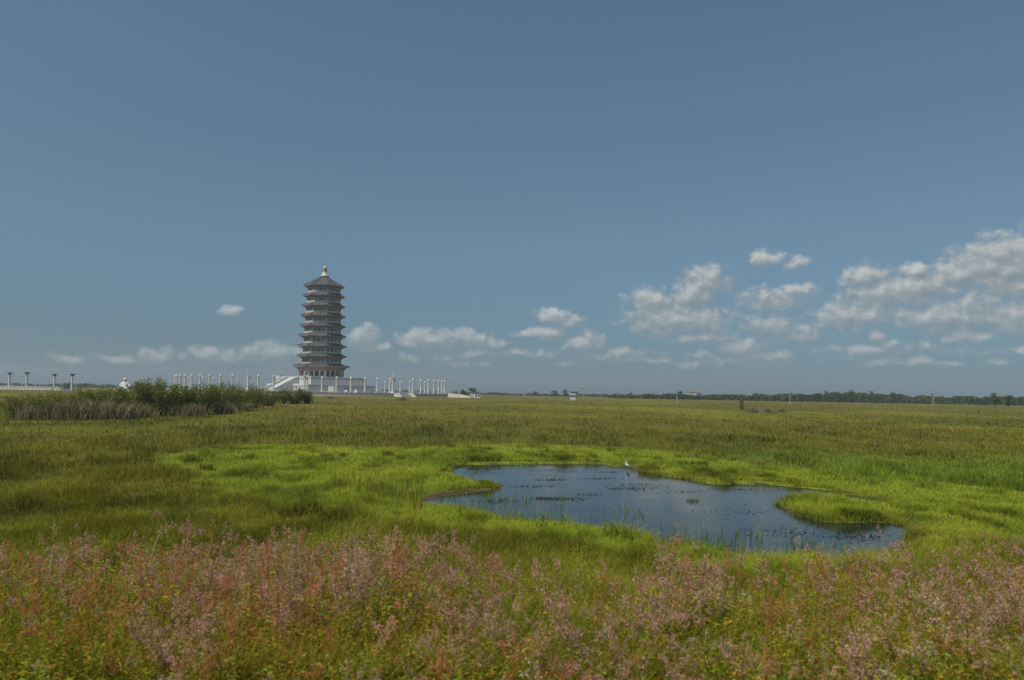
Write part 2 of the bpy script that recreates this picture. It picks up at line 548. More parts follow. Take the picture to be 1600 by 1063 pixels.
# ------------------------------------------------------------------ ground sheet
def build_ground():
    near = np.concatenate([[1.0, 2, 3, 4, 5], np.arange(6, 20, .5), np.arange(20, 62, .3)])
    far = [62.0]
    while far[-1] < 4200: far.append(far[-1] * 1.035)
    rr = np.concatenate([near, far])
    aa = np.concatenate([np.arange(-42, 42.01, .22), np.arange(46, 318, 4.0)])
    aa = np.radians(aa)
    A, RR = np.meshgrid(aa, rr)
    X = (RR * np.sin(A)).ravel(); Y = (RR * np.cos(A)).ravel()
    sd = pond_sd(X, Y)
    Z = ground_h(X, Y, sd)
    Z = Z - np.clip(np.hypot(X, Y) - 2500, 0, None) * .004
    na, nr = len(aa), len(rr)
    idx = np.arange(na * nr).reshape(nr, na)
    q = np.stack([idx[:-1], np.roll(idx, -1, 1)[:-1], np.roll(idx, -1, 1)[1:], idx[1:]], -1).reshape(-1, 4)[:, ::-1]
    V = np.stack([X, Y, Z], -1)
    c = meadow_col(X, Y)
    ms = marsh_sd(X, Y)
    c = lerp(c, np.array((.27, .32, .042)), sstep(-.6, .6, ms))
    c = c * .75
    rim = .25 + 1.1 * sstep(.42, .7, fbm(X / 2.5, Y / 2.5, 17, 2)) * sstep(30, 40, Y)
    mud = sstep(-1, -.5, sd / rim)
    c = lerp(c, np.array((.085, .062, .038)), mud)
    V = np.concatenate([V, [[0, 0, Z[:na].mean()]]]); c = np.concatenate([c, c[:1]])
    loops = np.concatenate([q.ravel(), np.stack([idx[0], np.roll(idx[0], -1), np.full(na, len(V) - 1)], -1)[:, ::-1].ravel()])
    starts = np.concatenate([np.arange(0, q.size, 4), q.size + np.arange(0, na * 3, 3)])
    m, nt, b, out = new_mat('meadow_ground')
    at = nt.nodes.new('ShaderNodeAttribute'); at.attribute_name = 'Col'
    tc = nt.nodes.new('ShaderNodeTexCoord'); n = nt.nodes.new('ShaderNodeTexNoise')
    n.inputs['Scale'].default_value = 1.6; n.inputs['Detail'].default_value = 6
    nt.links.new(tc.outputs['Object'], n.inputs['Vector'])
    r = nt.nodes.new('ShaderNodeMapRange'); r.inputs[1].default_value = .3; r.inputs[2].default_value = .7
    r.inputs[3].default_value = .6; r.inputs[4].default_value = 1.3; nt.links.new(n.outputs[0], r.inputs[0])
    mu = nt.nodes.new('ShaderNodeVectorMath'); mu.operation = 'SCALE'
    nt.links.new(at.outputs['Color'], mu.inputs[0]); nt.links.new(r.outputs[0], mu.inputs['Scale'])
    nt.links.new(mu.outputs[0], b.inputs['Base Color']); b.inputs['Roughness'].default_value = .9
    b.inputs['Specular IOR Level'].default_value = .1
    me = raw_mesh('ground', V, loops, starts, c, (m,))
    me.polygons.foreach_set('use_smooth', [True] * len(me.polygons))
    o = link('ground', me); tag(o, kind='structure')


build_ground()


def build_water():
    n = 40
    xs = np.linspace(-14, 30, n); ys = np.linspace(20, 62, n)
    X, Y = np.meshgrid(xs, ys)
    V = np.stack([X.ravel(), Y.ravel(), np.full(n * n, WATER)], -1)
    i = np.arange(n * n).reshape(n, n)
    q = np.stack([i[:-1, :-1], i[:-1, 1:], i[1:, 1:], i[1:, :-1]], -1).reshape(-1, 4)
    ctr = V[q].mean(1)
    keep = pond_sd(ctr[:, 0], ctr[:, 1]) > -1.6          # tucked under the banks
    m, nt, b, out = new_mat('pond_water')
    b.inputs['Base Color'].default_value = (.012, .017, .020, 1)
    b.inputs['IOR'].default_value = 1.33
    tc = nt.nodes.new('ShaderNodeTexCoord'); mp = nt.nodes.new('ShaderNodeMapping')
    mp.inputs['Scale'].default_value = (1.0, 2.2, 1)
    nt.links.new(tc.outputs['Object'], mp.inputs[0])
    nz = nt.nodes.new('ShaderNodeTexNoise'); nz.inputs['Scale'].default_value = 2.4; nz.inputs['Detail'].default_value = 3
    nt.links.new(mp.outputs[0], nz.inputs['Vector'])
    # wind-ruffled and calm patches
    pt = nt.nodes.new('ShaderNodeTexNoise'); pt.inputs['Scale'].default_value = .16; pt.inputs['Detail'].default_value = 3
    nt.links.new(mp.outputs[0], pt.inputs['Vector'])
    mr = nt.nodes.new('ShaderNodeMapRange'); mr.inputs[1].default_value = .4; mr.inputs[2].default_value = .62
    mr.inputs[3].default_value = .02; mr.inputs[4].default_value = .24; nt.links.new(pt.outputs[0], mr.inputs[0])
    bp = nt.nodes.new('ShaderNodeBump'); bp.inputs['Distance'].default_value = .06
    nt.links.new(mr.outputs[0], bp.inputs['Strength']); nt.links.new(nz.outputs[0], bp.inputs['Height'])
    nt.links.new(bp.outputs[0], b.inputs['Normal'])
    b.inputs['Roughness'].default_value = .07
    o = link('pond_water', quad_mesh('pond_water', V, q[keep], None, (m,)))
    tag(o, kind='structure')


build_water()


# ------------------------------------------------------------------ grass blades
def blade_mesh(name, B, h, w, lean, bend, c, tipc=None, mat=None):
    """B (n,3) feet; one bent blade of 5 vertices each"""
    n = len(B)
    a = rng.uniform(0, 2 * np.pi, n)
    s = np.stack([np.cos(a), np.sin(a), np.zeros(n)], -1)
    la = rng.uniform(0, 2 * np.pi, n)
    ld = np.stack([np.cos(la), np.sin(la), np.zeros(n)], -1)
    up = np.array((0, 0, 1.))
    mid = B + up * (h * .58)[:, None] + ld * (h * lean * .45)[:, None]
    tip = B + up * (h * (1 - .25 * bend))[:, None] + ld * (h * (lean + bend * .55))[:, None]
    hw = (w * .5)[:, None]
    V = np.stack([B - s * hw, B + s * hw, mid - s * hw * .8, mid + s * hw * .8, tip], 1).reshape(-1, 3)
    base = np.arange(n)[:, None] * 5
    loops = (base + np.array([[0, 1, 3, 2, 2, 3, 4]])).ravel()
    starts = (np.arange(n)[:, None] * 7 + np.array([[0, 4]])).ravel()
    tc = c if tipc is None else tipc
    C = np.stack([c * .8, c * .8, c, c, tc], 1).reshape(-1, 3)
    return raw_mesh(name, V, loops, starts, C, (mat or M['grass'],))


def yw(x):
    return np.interp(x, [-200, 0, 150, 300, 450, 600, 750, 850, 1000, 1060, 1200, 1280, 1400, 1500, 1600, 1800],
                     [872, 868, 854, 838, 846, 858, 866, 886, 896, 856, 892, 868, 874, 868, 862, 862])


def screen_samples(n, y0=617, y1=1130, x0=-170, x1=1770):
    x = rng.uniform(x0, x1, n)
    y = rng.uniform(y0, y1, n)
    y = y + (x - 800) * math.tan(ROLL)
    X, Y, Z = place(x, y)
    k = (Y < 950) & (Y > 6)
    return x[k], y[k], X[k], Y[k], Z[k]


def jitter(c, s=.18):
    k = 1 + rng.normal(0, s, len(c)).clip(-.45, .6)
    h = 1 + rng.normal(0, .07, (len(c), 3))
    return (c * k[:, None] * h).clip(.004, .9)


def build_meadow():
    x, y, X, Y, Z = screen_samples(560000)
    x2, y2, X2, Y2, Z2 = screen_samples(420000, 690, 905, 230)
    k2 = marsh_sd(X2, Y2) > 0
    x, y, X, Y, Z = (np.concatenate([a, b[k2]]) for a, b in ((x, x2), (y, y2), (X, X2), (Y, Y2), (Z, Z2)))
    sd = pond_sd(X, Y); ms = marsh_sd(X, Y); D = np.hypot(X, Y)
    topy = y - .9 * F / Y
    weeds = topy > yw(x) + 16
    rim = .12 + 1.0 * sstep(.42, .7, fbm(X / 2.5, Y / 2.5, 17, 2)) * sstep(30, 40, Y)
    marsh = (ms > 0) & (sd < -rim * rng.uniform(.5, 1.2, len(X))) & ~weeds
    mead = (ms <= 0) & (sd < -.2) & ~weeds
    under = weeds & (sd < -.2)
    # the plaza and its surroundings carry no tall grass
    pc = np.hypot(X - PLX, Y - PLY) < 112
    mead &= ~pc
    px_w = np.maximum(.009, .40 * D / 768)

    i = np.flatnonzero(mead)
    patch = fbm(X[i] / 3.2, Y[i] / 5.5, 101, 3)
    big = fbm(X[i] / 14, Y[i] / 20, 111, 3)
    h = (.32 + .36 * sstep(.35, .75, patch) + .20 * sstep(.4, .7, big)) * rng.uniform(.6, 1.15, len(i))
    tus = sstep(.3, .7, fbm(X[i] / 1.5, Y[i] / 2.4, 151, 2)) * .6 + .4 * sstep(.35, .65, fbm(X[i] / 3.5, Y[i] / 9., 152, 3))
    c_t = .74 + .5 * sstep(.3, .7, fbm(X[i] / 3.5 + .4, Y[i] / 9. + .15, 152, 3))
    h = np.where(D[i] > 250, h * .8, h) * (.45 + .9 * tus)
    c = jitter(meadow_col(X[i], Y[i]) * (1.2 - .35 * sstep(.45, .75, patch))[:, None] * ((.82 + .4 * vnoise(X[i] / 1.1, Y[i] / 1.8, 171)) * c_t)[:, None])
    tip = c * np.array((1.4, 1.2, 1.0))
    dry = rng.random(len(i)) < .10
    tip[dry] = np.array((.26, .20, .085)) * rng.uniform(.7, 1.2, (dry.sum(), 1))
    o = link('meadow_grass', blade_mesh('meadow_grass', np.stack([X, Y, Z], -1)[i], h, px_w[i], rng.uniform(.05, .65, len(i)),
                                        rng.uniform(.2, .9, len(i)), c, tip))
    tag(o, 'olive and rust coloured meadow grass stretching to the horizon', 'grass', kind='stuff')

    i = np.flatnonzero(marsh)
    nearb = 1 - sstep(22, 32, Y[i])
    hump = np.exp(-((x[i] - 1285) / 55) ** 2 - ((y[i] - 800) / 25) ** 2)
    h = (.12 + .20 * fbm(X[i] / 2, Y[i] / 3, 121, 3) + (.34 * nearb) * (.2 + 1.1 * vnoise(X[i] / .8, Y[i] / .8, 161)) + .22 * hump) * rng.uniform(.5, 1.25, len(i))
    c = jitter(marsh_col(X[i], Y[i]), .14)
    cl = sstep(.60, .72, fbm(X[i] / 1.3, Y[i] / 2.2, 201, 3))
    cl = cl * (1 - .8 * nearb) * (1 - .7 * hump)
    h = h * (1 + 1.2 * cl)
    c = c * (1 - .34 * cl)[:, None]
    edge = sstep(-.9, -.2, sd[i])
    c = lerp(c, np.array((.17, .16, .04)), edge * .5)
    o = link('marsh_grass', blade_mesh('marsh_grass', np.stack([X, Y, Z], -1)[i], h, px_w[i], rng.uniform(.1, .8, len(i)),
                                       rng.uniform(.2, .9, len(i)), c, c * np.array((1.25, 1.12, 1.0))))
    tag(o, 'short bright yellow green marsh grass around the pond', 'grass', kind='stuff')

    i = np.flatnonzero(under)
    h = np.where(rng.random(len(i)) < .22, rng.uniform(.45, .85, len(i)), rng.uniform(.2, .5, len(i)))
    c = jitter(lerp(np.tile(np.array((.20, .24, .026)), (len(i), 1)), np.array((.30, .26, .04)), sstep(.4, .75, fbm(X[i] / 1.5, Y[i] / 1.5, 131, 3))))
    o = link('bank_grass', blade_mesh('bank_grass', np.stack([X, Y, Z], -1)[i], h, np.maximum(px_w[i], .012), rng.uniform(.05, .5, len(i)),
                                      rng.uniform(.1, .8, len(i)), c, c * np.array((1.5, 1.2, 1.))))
    tag(o, 'green grass growing between the pink flowering weeds', 'grass', kind='stuff')


PLX, PLY = at_d(493, 612, 560).x, 560.0


# ------------------------------------------------------------------ weeds of the foreground bank
class QB:
    def __init__(self): self.v = []; self.c = []

    def quad(self, a, b, c, d, colr):
        self.v += [a, b, c, d]; self.c += [colr] * 4

    def leaf(self, p, d, L, W, colr, r):
        d = d / np.linalg.norm(d)
        s = np.cross(d, (0, 0, 1.)); ns = np.linalg.norm(s); s = s / ns if ns > 1e-3 else np.array((1., 0, 0))
        s = s * math.cos(r) + np.cross(d, s) * math.sin(r)
        dr = np.array((0, 0, -L * .22))
        self.quad(p, p + d * L * .45 + s * W / 2, p + d * L + dr, p + d * L * .45 - s * W / 2, colr)

    def stem(self, p, q, r0, r1, colr):
        d = q - p; d = d / (np.linalg.norm(d) + 1e-9)
        u = np.cross(d, (.3, .9, .1)); u /= np.linalg.norm(u) + 1e-9; w = np.cross(d, u)
        for k in range(3):
            a, b = k * 2.094, (k + 1) * 2.094
            f = lambda t, rr, pt: pt + (u * math.cos(t) + w * math.sin(t)) * rr
            self.quad(f(a, r0, p), f(b, r0, p), f(b, r1, q), f(a, r1, q), colr)

    def fleck(self, p, s, colr, g):
        a = g.normal(0, 1, 3); a /= np.linalg.norm(a); b = np.cross(a, g.normal(0, 1, 3)); b /= np.linalg.norm(b) + 1e-9
        a = a * s; b = b * s * g.uniform(.5, 1)
        self.quad(p - a * .5, p - b * .5, p + a * .5, p + b * .5, colr)

    def arr(self):
        return np.array(self.v, float), np.array(self.c, float)


def weed(g, kind, fine=True):
    q = QB()
    h = g.uniform(.75, 1.15) if kind != 'leafy' else g.uniform(.7, 1.2)
    lean = g.normal(0, .17, 2)
    stemc = np.array({'pink': (.24, .16, .045), 'leafy': (.18, .20, .035), 'rust': (.46, .16, .055), 'white': (.17, .20, .035), 'yellow': (.28, .26, .04), 'plume': (.32, .24, .12)}[kind])
    leafc = np.array({'pink': (.25, .27, .028), 'leafy': (.25, .30, .028), 'rust': (.38, .25, .035), 'white': (.20, .28, .032), 'yellow': (.42, .38, .034), 'plume': (.24, .24, .036)}[kind])

    def pos(t): return np.array((lean[0] * t * t * h * 1.5, lean[1] * t * t * h * 1.5, t * h))
    for k in range(4): q.stem(pos(k / 4), pos((k + 1) / 4), .007 * (1.2 - k * .2), .007 * (1 - k * .2), stemc * g.uniform(.8, 1.2))
    nl = int({'pink': 50, 'leafy': 120, 'rust': 34, 'white': 60, 'yellow': 80, 'plume': 34}[kind])
    for k in range(nl):
        t = g.uniform(.12, .97); a = g.uniform(0, 6.28)
        d = np.array((math.cos(a), math.sin(a), g.uniform(-.1, .9)))
        lc = leafc * g.uniform(.65, 1.3)
        if g.random() < .17: lc = np.array((.46, .25, .035)) * g.uniform(.7, 1.2)
        elif g.random() < .09: lc = np.array((.50, .15, .05)) * g.uniform(.7, 1.1)
        p = pos(t) + d * np.array((1, 1, .3)) * g.uniform(0, .12)
        q.leaf(p, d, g.uniform(.045, .10), g.uniform(.011, .024), lc, g.uniform(-.8, .8))
    if kind in ('pink', 'plume', 'rust'):
        nb = int(g.integers(5, 9))
        pc0 = np.array((.66, .39, .275)) if g.random() < .65 else np.array((.60, .35, .285))
        if kind == 'rust': pc0 = np.array((.54, .23, .11))
        for b in range(nb):
            t = g.uniform(.55, .98) if b else 1.0
            a = g.uniform(0, 6.28); up = g.uniform(.6, 1.6)
            d = np.array((math.cos(a), math.sin(a), up)); d /= np.linalg.norm(d)
            if b == 0: d = np.array((lean[0], lean[1], 1.))
            L = g.uniform(.12, .26); p = pos(t); s0 = g.uniform(.03, .08)
            q.stem(p, p + d * (s0 + L), .004, .002, stemc)
            nf = int((34 + 150 * L) if fine else (22 + 90 * L))
            for f in range(nf):
                u = g.random(); rad = .042 * (1 - .65 * u) + .007
                fp = p + d * (s0 + L * u) + g.normal(0, 1, 3) * rad * .6 + np.array((0, 0, -.04 * u * u))
                cc = pc0 * g.uniform(.65, 1.25) * np.array((1, g.uniform(.9, 1.1), g.uniform(.85, 1.15)))
                q.fleck(fp, g.uniform(.010, .022) if fine else g.uniform(.015, .029), cc, g)
    if kind == 'white':
        for b in range(7):
            a = g.uniform(0, 6.28); rr = g.uniform(.02, .14)
            p = pos(1.) + np.array((math.cos(a) * rr, math.sin(a) * rr, g.uniform(-.12, .04)))
            for f in range(7):
                q.fleck(p + g.normal(0, .012, 3), g.uniform(.012, .022), np.array((.60, .55, .42)), g)
    return q.arr()


def scatter(name, temps, which, B, rz, sc, tint, label):
    Vs = []; Cs = []
    for k, (v, c) in enumerate(temps):
        i = np.flatnonzero(which == k)
        if not len(i): continue
        ca, sa = np.cos(rz[i])[:, None], np.sin(rz[i])[:, None]
        x = v[None, :, 0] * ca - v[None, :, 1] * sa; y = v[None, :, 0] * sa + v[None, :, 1] * ca
        z = np.broadcast_to(v[None, :, 2], x.shape)
        P = np.stack([x, y, z], -1) * sc[i][:, None, None] + B[i][:, None, :]
        Vs.append(P.reshape(-1, 3)); Cs.append((c[None] * tint[i][:, None, :]).reshape(-1, 3))
    V = np.concatenate(Vs); C = np.concatenate(Cs).clip(0, .95)
    o = link(name, quad_mesh(name, V, np.arange(len(V)).reshape(-1, 4), C, (M['leaf'],)))
    return tag(o, label, 'weeds', kind='stuff')


def build_weeds():
    g = np.random.default_rng(77)
    kinds = ['pink'] * 9 + ['plume'] * 2 + ['leafy'] * 5 + ['yellow'] * 2 + ['rust'] * 2 + ['white'] * 2
    temps = [weed(g, k, True) for k in kinds] + [weed(g, k, False) for k in kinds]
    K = np.array(kinds)
    n = 19500
    Y = np.sqrt(g.uniform(6.0 ** 2, 34.0 ** 2, n)); X = g.uniform(-1, 1, n) * (.74 * Y + 3)
    Z = ground_h(X, Y)
    px, py = topx(X, Y, Z + .95)
    edge = yw(px) + 14 + (fbm(X / 1.4, Y / 1.4, 7, 2) - .5) * 40
    k = (py > edge) & (pond_sd(X, Y) < -.3)
    # thinner outliers beyond the edge of the stand
    k &= (g.random(n) < .35 + .65 * sstep(0, 55, py - edge))
    out = (~k) & (py > edge - 34) & (py < edge) & (g.random(n) < .14) & (pond_sd(X, Y) < -.3)
    k |= out
    X, Y, Z, px, py = X[k], Y[k], Z[k], px[k], py[k]
    n = len(X)
    nz = fbm(X / 1.7, Y / 1.7, 15, 3); nz2 = fbm(X / 2.6, Y / 2.6, 25, 3); nz3 = fbm(X / 1.1, Y / 1.1, 35, 3)
    pinkp = .28 + .50 * sstep(.36, .58, nz) - .37 * sstep(895, 1000, py)
    pinkp = pinkp * (1 - .85 * sstep(330, 60, px) * sstep(870, 930, py)) * (1 - .7 * sstep(1430, 1560, px) * sstep(930, 990, py))
    r = g.random(n)
    which = np.empty(n, int)
    idx = {k: np.flatnonzero(K == k) for k in set(kinds)}
    for i in range(n):
        if r[i] < pinkp[i]: s = 'pink' if g.random() < .85 else 'plume'
        else:
            t = g.random()
            if nz2[i] > .53 and t < .34: s = 'rust'
            elif nz3[i] > .60 and t < .28: s = 'white'
            elif t < .20: s = 'yellow'
            elif t < .25: s = 'rust'
            else: s = 'leafy'
        which[i] = g.choice(idx[s])
    which = which + len(kinds) * (Y > 14.5)
    B = np.stack([X, Y, Z - .03], -1)
    tint = g.normal(1, .12, (n, 1)).clip(.6, 1.4) * g.normal(1, .04, (n, 3))
    scatter('flowering_weeds', temps, which, B, g.uniform(0, 6.28, n), (.62 + .62 * fbm(X / 1.0, Y / 1.0, 45, 2)) * g.uniform(.8, 1.15, n), tint,
            'pink mauve flowering weeds with green and orange leaves covering the near bank')


def fromlist_curve(pts, n=10):
    pts = [np.array(p, float) for p in pts]
    out = []
    for k in range(n + 1):
        t = k / n * (len(pts) - 1); i = min(int(t), len(pts) - 2); f = t - i
        out.append(pts[i] * (1 - f) + pts[i + 1] * f)
    return out


# ------------------------------------------------------------------ tufts, reeds and water plants
def tuft_mesh(name, n, rad, h, w, c, tipc, lean=.35, bend=.5):
    a = rng.uniform(0, 6.28, n); r = rad * np.sqrt(rng.random(n))
    B = np.stack([r * np.cos(a), r * np.sin(a), np.full(n, -.03)], -1)
    hh = h * rng.uniform(.55, 1.1, n)
    return blade_mesh(name, B, hh, np.full(n, w), rng.uniform(0, lean, n), rng.uniform(.05, bend, n), jitter(np.tile(np.array(c), (n, 1))),
                      jitter(np.tile(np.array(tipc), (n, 1))))


def base_pt(x, y):
    X, Y, Z = place(np.array([x], float), np.array([y], float), 10)
    return Vector((X[0], Y[0], Z[0]))


def build_tufts():
    tm = [tuft_mesh('sedge_tuft', 90, .36, .55, .03, (.13, .14, .024), (.20, .18, .035), .6, .7) for _ in range(3)]
    S = [(509, 716, 1.0, 'isolated dark sedge tuft standing furthest left on the bright marsh grass'),
         (536, 714, .85, 'smaller dark sedge tuft just right of the isolated one on the marsh grass'),
         (606, 714, 1.3, 'tall dark sedge tuft near the far edge of the bright marsh, above the reed bed'),
         (625, 720, 1.0, 'broad dark sedge tuft low beside the tall one above the reed bed'),
         (705, 700, 1.0, 'dark sedge tuft on the far marsh edge straight behind the pond inlet'),
         (762, 704, .9, 'dark sedge tuft on the far marsh edge behind the left end of the water'),
         (693, 738, .8, 'dark sedge tuft at the left tip of the open water'),
         (300, 724, 1.5, 'wide dark sedge tuft at the left end of the bright marsh'),
         (322, 737, 1.2, 'low dark sedge tuft below the wide one at the left marsh end'),
         (455, 808, 1.1, 'dark brown sedge tuft on the near marsh edge, leftmost of three'),
         (485, 806, 1.4, 'biggest dark brown sedge tuft on the near marsh edge, middle of three'),
         (524, 811, 1.2, 'dark brown sedge tuft on the near marsh edge, rightmost of three'),
         (578, 815, .9, 'small dark sedge tuft in the grass left of the pond inlet'),
         (1098, 728, 1.0, 'dark sedge tuft on the far bank right of the white bird'),
         (955, 707, .9, 'dark sedge tuft on the far marsh edge behind the white bird')]
    for k, (x, y, s, lab) in enumerate(S):
        p = base_pt(x, y)
        o = link('sedge_tuft', tm[k % 3], None, p)
        o.scale = (s * 1.15, s * 1.15, s); o.rotation_euler = (0, 0, k * 1.7)
        tag(o, lab, 'sedge', 'dark sedge tufts on the marsh')
    # cattail bed
    n = 1500
    x = 512 + 148 * rng.beta(1.5, 1.0, n); y = 757 + (x - 512) * .19 + rng.normal(0, 10, n)
    X, Y, Z = place(x, y)
    cl = fbm(X / 1.1, Y / 1.1, 5, 2) > .42
    X, Y, Z = X[cl], Y[cl], Z[cl]; n = len(X)
    c = jitter(lerp(np.tile(np.array((.16, .20, .026)), (n, 1)), np.array((.32, .28, .05)), (rng.random(n) < .45) * 1.), .25)
    o = link('reed_bed', blade_mesh('reed_bed', np.stack([X, Y, Z - .02], -1), rng.uniform(.3, .8, n), np.full(n, .028), rng.uniform(0, .3, n),
                                    rng.uniform(0, .25, n), c, c * 1.2))
    tag(o, 'dense bed of upright reed blades on the marsh left of the pond inlet', 'reeds', kind='stuff')
    # reeds in the shallows of the near shore
    n = 900
    x = rng.uniform(1085, 1275, n); y = 868 + 16 * np.sin((x - 1085) / 60) + rng.normal(0, 9, n)
    X, Y = at_z(x, y, WATER); Z = np.full(n, WATER - .05)
    cl = fbm(X / .5, Y / .7, 55, 2) > .50
    X, Y, Z = X[cl], Y[cl], Z[cl]; n = len(X)
    c = jitter(np.tile(np.array((.10, .19, .04)), (n, 1)), .2)
    o = link('shallow_reeds', blade_mesh('shallow_reeds', np.stack([X, Y, Z], -1), rng.uniform(.3, .85, n), np.full(n, .022), rng.uniform(0, .2, n),
                                         rng.uniform(0, .3, n), c, c))
    tag(o, 'thin green reeds standing in the water at the near shore', 'reeds', kind='stuff')
    n = 2600
    x = rng.uniform(690, 1420, n); ny = np.interp(x, [690, 760, 850, 960, 1060, 1120, 1250, 1340, 1420], [793, 802, 815, 833, 858, 872, 892, 890, 870])
    y = ny + rng.normal(2, 7, n)
    X, Y, Z = place(x, y)
    cl = fbm(X / .7, Y / .9, 56, 2) > .52
    X, Y, Z = X[cl], Y[cl], np.maximum(Z[cl], WATER - .1); n = len(X)
    c = jitter(lerp(np.tile(np.array((.20, .27, .035)), (n, 1)), np.array((.30, .31, .045)), rng.random(n)), .2)
    o = link('shore_grass', blade_mesh('shore_grass', np.stack([X, Y, Z], -1), rng.uniform(.25, .75, n), np.full(n, .022), rng.uniform(0, .5, n),
                                       rng.uniform(.1, .8, n), c, c))
    tag(o, 'ragged tall light green grass overhanging the near shore of the pond', 'grass', kind='stuff')
    # spike-shaped leafy herbs by the water
    g = np.random.default_rng(3)
    HS = [(846, 835, .85, 'leafy green herb spike on the near shore below the open water, leftmost one'),
          (950, 852, 1.0, 'leafy green herb spike on the near shore, left one of the tall pair'),
          (968, 858, 1.15, 'tallest leafy green herb spike against the water, right one of the pair'),
          (990, 864, .75, 'short leafy green herb spike just right of the tall pair at the shore'),
          (1338, 905, .95, 'yellow green leafy herb standing up among pink flowers before the water')]
    for x, y, s, lab in HS:
        q = QB()
        for st in range(5):
            a = g.uniform(0, 6.28); off = np.array((math.cos(a), math.sin(a), 0)) * g.uniform(0, .26); hh = s * g.uniform(.45, 1.0)
            for k in range(4): q.stem(off + np.array((0, 0, hh * k / 4)), off + np.array((0, 0, hh * (k + 1) / 4)), .007, .005, np.array((.13, .17, .03)))
            for k in range(70):
                t = g.uniform(.1, 1); b = g.uniform(0, 6.28); d = np.array((math.cos(b), math.sin(b), g.uniform(.1, 1.1)))
                q.leaf(off + np.array((0, 0, hh * t)), d, g.uniform(.09, .2) * (1.15 - .7 * t), g.uniform(.02, .04), np.array((.25, .34, .032)) * g.uniform(.75, 1.25), g.uniform(-.7, .7))
        v, c = q.arr()
        o = link('leafy_herb', quad_mesh('leafy_herb', v, np.arange(len(v)).reshape(-1, 4), c, (M['leaf'],)), None, base_pt(x, y))
        tag(o, lab, 'herb', 'leafy herbs along the near shore')
    # floating leaves and stems
    PT = [(875, 780, 36, 3, 130), (850, 779, 18, 2, 50), (862, 750, 25, 2.5, 60), (985, 764, 40, 3, 110), (1000, 758, 40, 2, 40), (930, 748, 30, 1.5, 40), (820, 760, 40, 2, 60), (915, 773, 22, 2, 30),
          (1075, 769, 40, 2, 40), (960, 738, 40, 1.5, 50), (1150, 800, 60, 8, 40), (780, 783, 30, 5, 60), (735, 740, 30, 4, 50), (1240, 832, 70, 9, 90), (1340, 838, 50, 9, 110), (1160, 765, 50, 2, 60), (880, 735, 60, 2, 50)]
    V = []; C = []
    for (cx, cy, sx, sy, m) in PT:
        m = int(m * 1.7); x = rng.normal(cx, sx * .55, m); y = rng.normal(cy, sy * .5, m)
        X, Y = at_z(x, y, WATER)
        ok = pond_sd(X, Y) > .1
        for X_, Y_ in zip(X[ok], Y[ok]):
            a = rng.uniform(0, 6.28); l = rng.uniform(.05, .17); w = l * rng.uniform(.25, .7)
            d = np.array((math.cos(a), math.sin(a), 0)); s = np.array((-d[1], d[0], 0))
            p = np.array((X_, Y_, WATER + .006)); z = np.array((0, 0, rng.uniform(0, .05)))
            V += [p - d * l / 2, p + s * w / 2, p + d * l / 2 + z, p - s * w / 2]
            C += [np.array((.045, .05, .025)) * rng.uniform(.6, 1.6)] * 4
    o = link('floating_leaves', quad_mesh('floating_leaves', np.array(V), np.arange(len(V)).reshape(-1, 4), np.array(C), (M['leaf'],)))
    tag(o, 'dark floating leaves and stems drifting in patches on the pond', 'water plants', kind='stuff')
    p = at_z(np.array([1081.]), np.array([783.]), WATER)
    o = link('water_plant', tuft_mesh('water_plant', 46, .32, .22, .03, (.09, .15, .03), (.10, .17, .04), .9, .8), None, (p[0][0], p[1][0], WATER))
    tag(o, 'small green water plant rising alone from the open pond', 'water plant')
    # pale dry stalk and rust red docks of the foreground
    b = base_pt(208, 965)
    sc = b.y / F
    mb = MB()
    px = [(212, 960), (219, 930), (227, 895), (236, 860), (246, 822)]
    mb.tube([((x - 212) * sc, 0.02 * k, (960 - y) * sc) for k, (x, y) in enumerate(px)], [.016, .015, .013, .011, .006], 6)
    mb.tube([(19 * sc, .04, 75 * sc), (5 * sc, .1, 88 * sc), (-18 * sc, .15, 92 * sc)], [.007, .006, .003], 5)
    o = mb.build('dry_stalk', simple('straw', (.36, .32, .13), .8, .1, 8), None, b, True)
    tag(o, 'single tall pale straw coloured bent stalk standing over the weeds', 'stalk')
    DK = [(640, 948, 'rust orange dock plant with two tall upright stalks among the pink weeds'),
          (598, 972, 'rust orange dock plant leaning low left of the tall orange stalks'),
          (668, 1042, 'reddish dock plant with arched stems near the lower edge of the picture'),
          (928, 1030, 'single small orange dock plant in the middle of the weeds'),
          (1352, 985, 'orange brown dock plant with upright stalks below the right shore'),
          (1478, 1085, 'orange dock plant at the lower right edge among green leaves'),
          (505, 1050, 'orange dock plant low at the lower left of the pink weeds')]
    for x, y, lab in DK:
        b = base_pt(x, y); q = QB()
        for st in range(4):
            a = g.uniform(0, 6.28); d = np.array((math.cos(a) * .25, math.sin(a) * .25, 1)); hh = g.uniform(.7, 1.15)
            p = np.zeros(3)
            for k in range(6):
                p2 = p + d * hh / 6 + g.normal(0, .012, 3); q.stem(p, p2, .011 - .0012 * k, .010 - .0012 * k, np.array((.42, .13, .05)) * g.uniform(.8, 1.2))
                if k > 2:
                    for f in range(26): q.fleck(p + (p2 - p) * g.random() + g.normal(0, .018, 3), g.uniform(.014, .03), np.array((.44, .15, .055)) * g.uniform(.6, 1.2), g)
                else:
                    for f in range(2):
                        aa = g.uniform(0, 6.28); q.leaf(p2, np.array((math.cos(aa), math.sin(aa), .5)), g.uniform(.14, .24), .045, np.array((.46, .20, .04)) * g.uniform(.7, 1.1), g.uniform(-.6, .6))
                p = p2
        v, c = q.arr()
        o = link('dock_plant', quad_mesh('dock_plant', v, np.arange(len(v)).reshape(-1, 4), c, (M['leaf'],)), None, b)
        tag(o, lab, 'dock plant', 'rust coloured dock plants in the foreground')


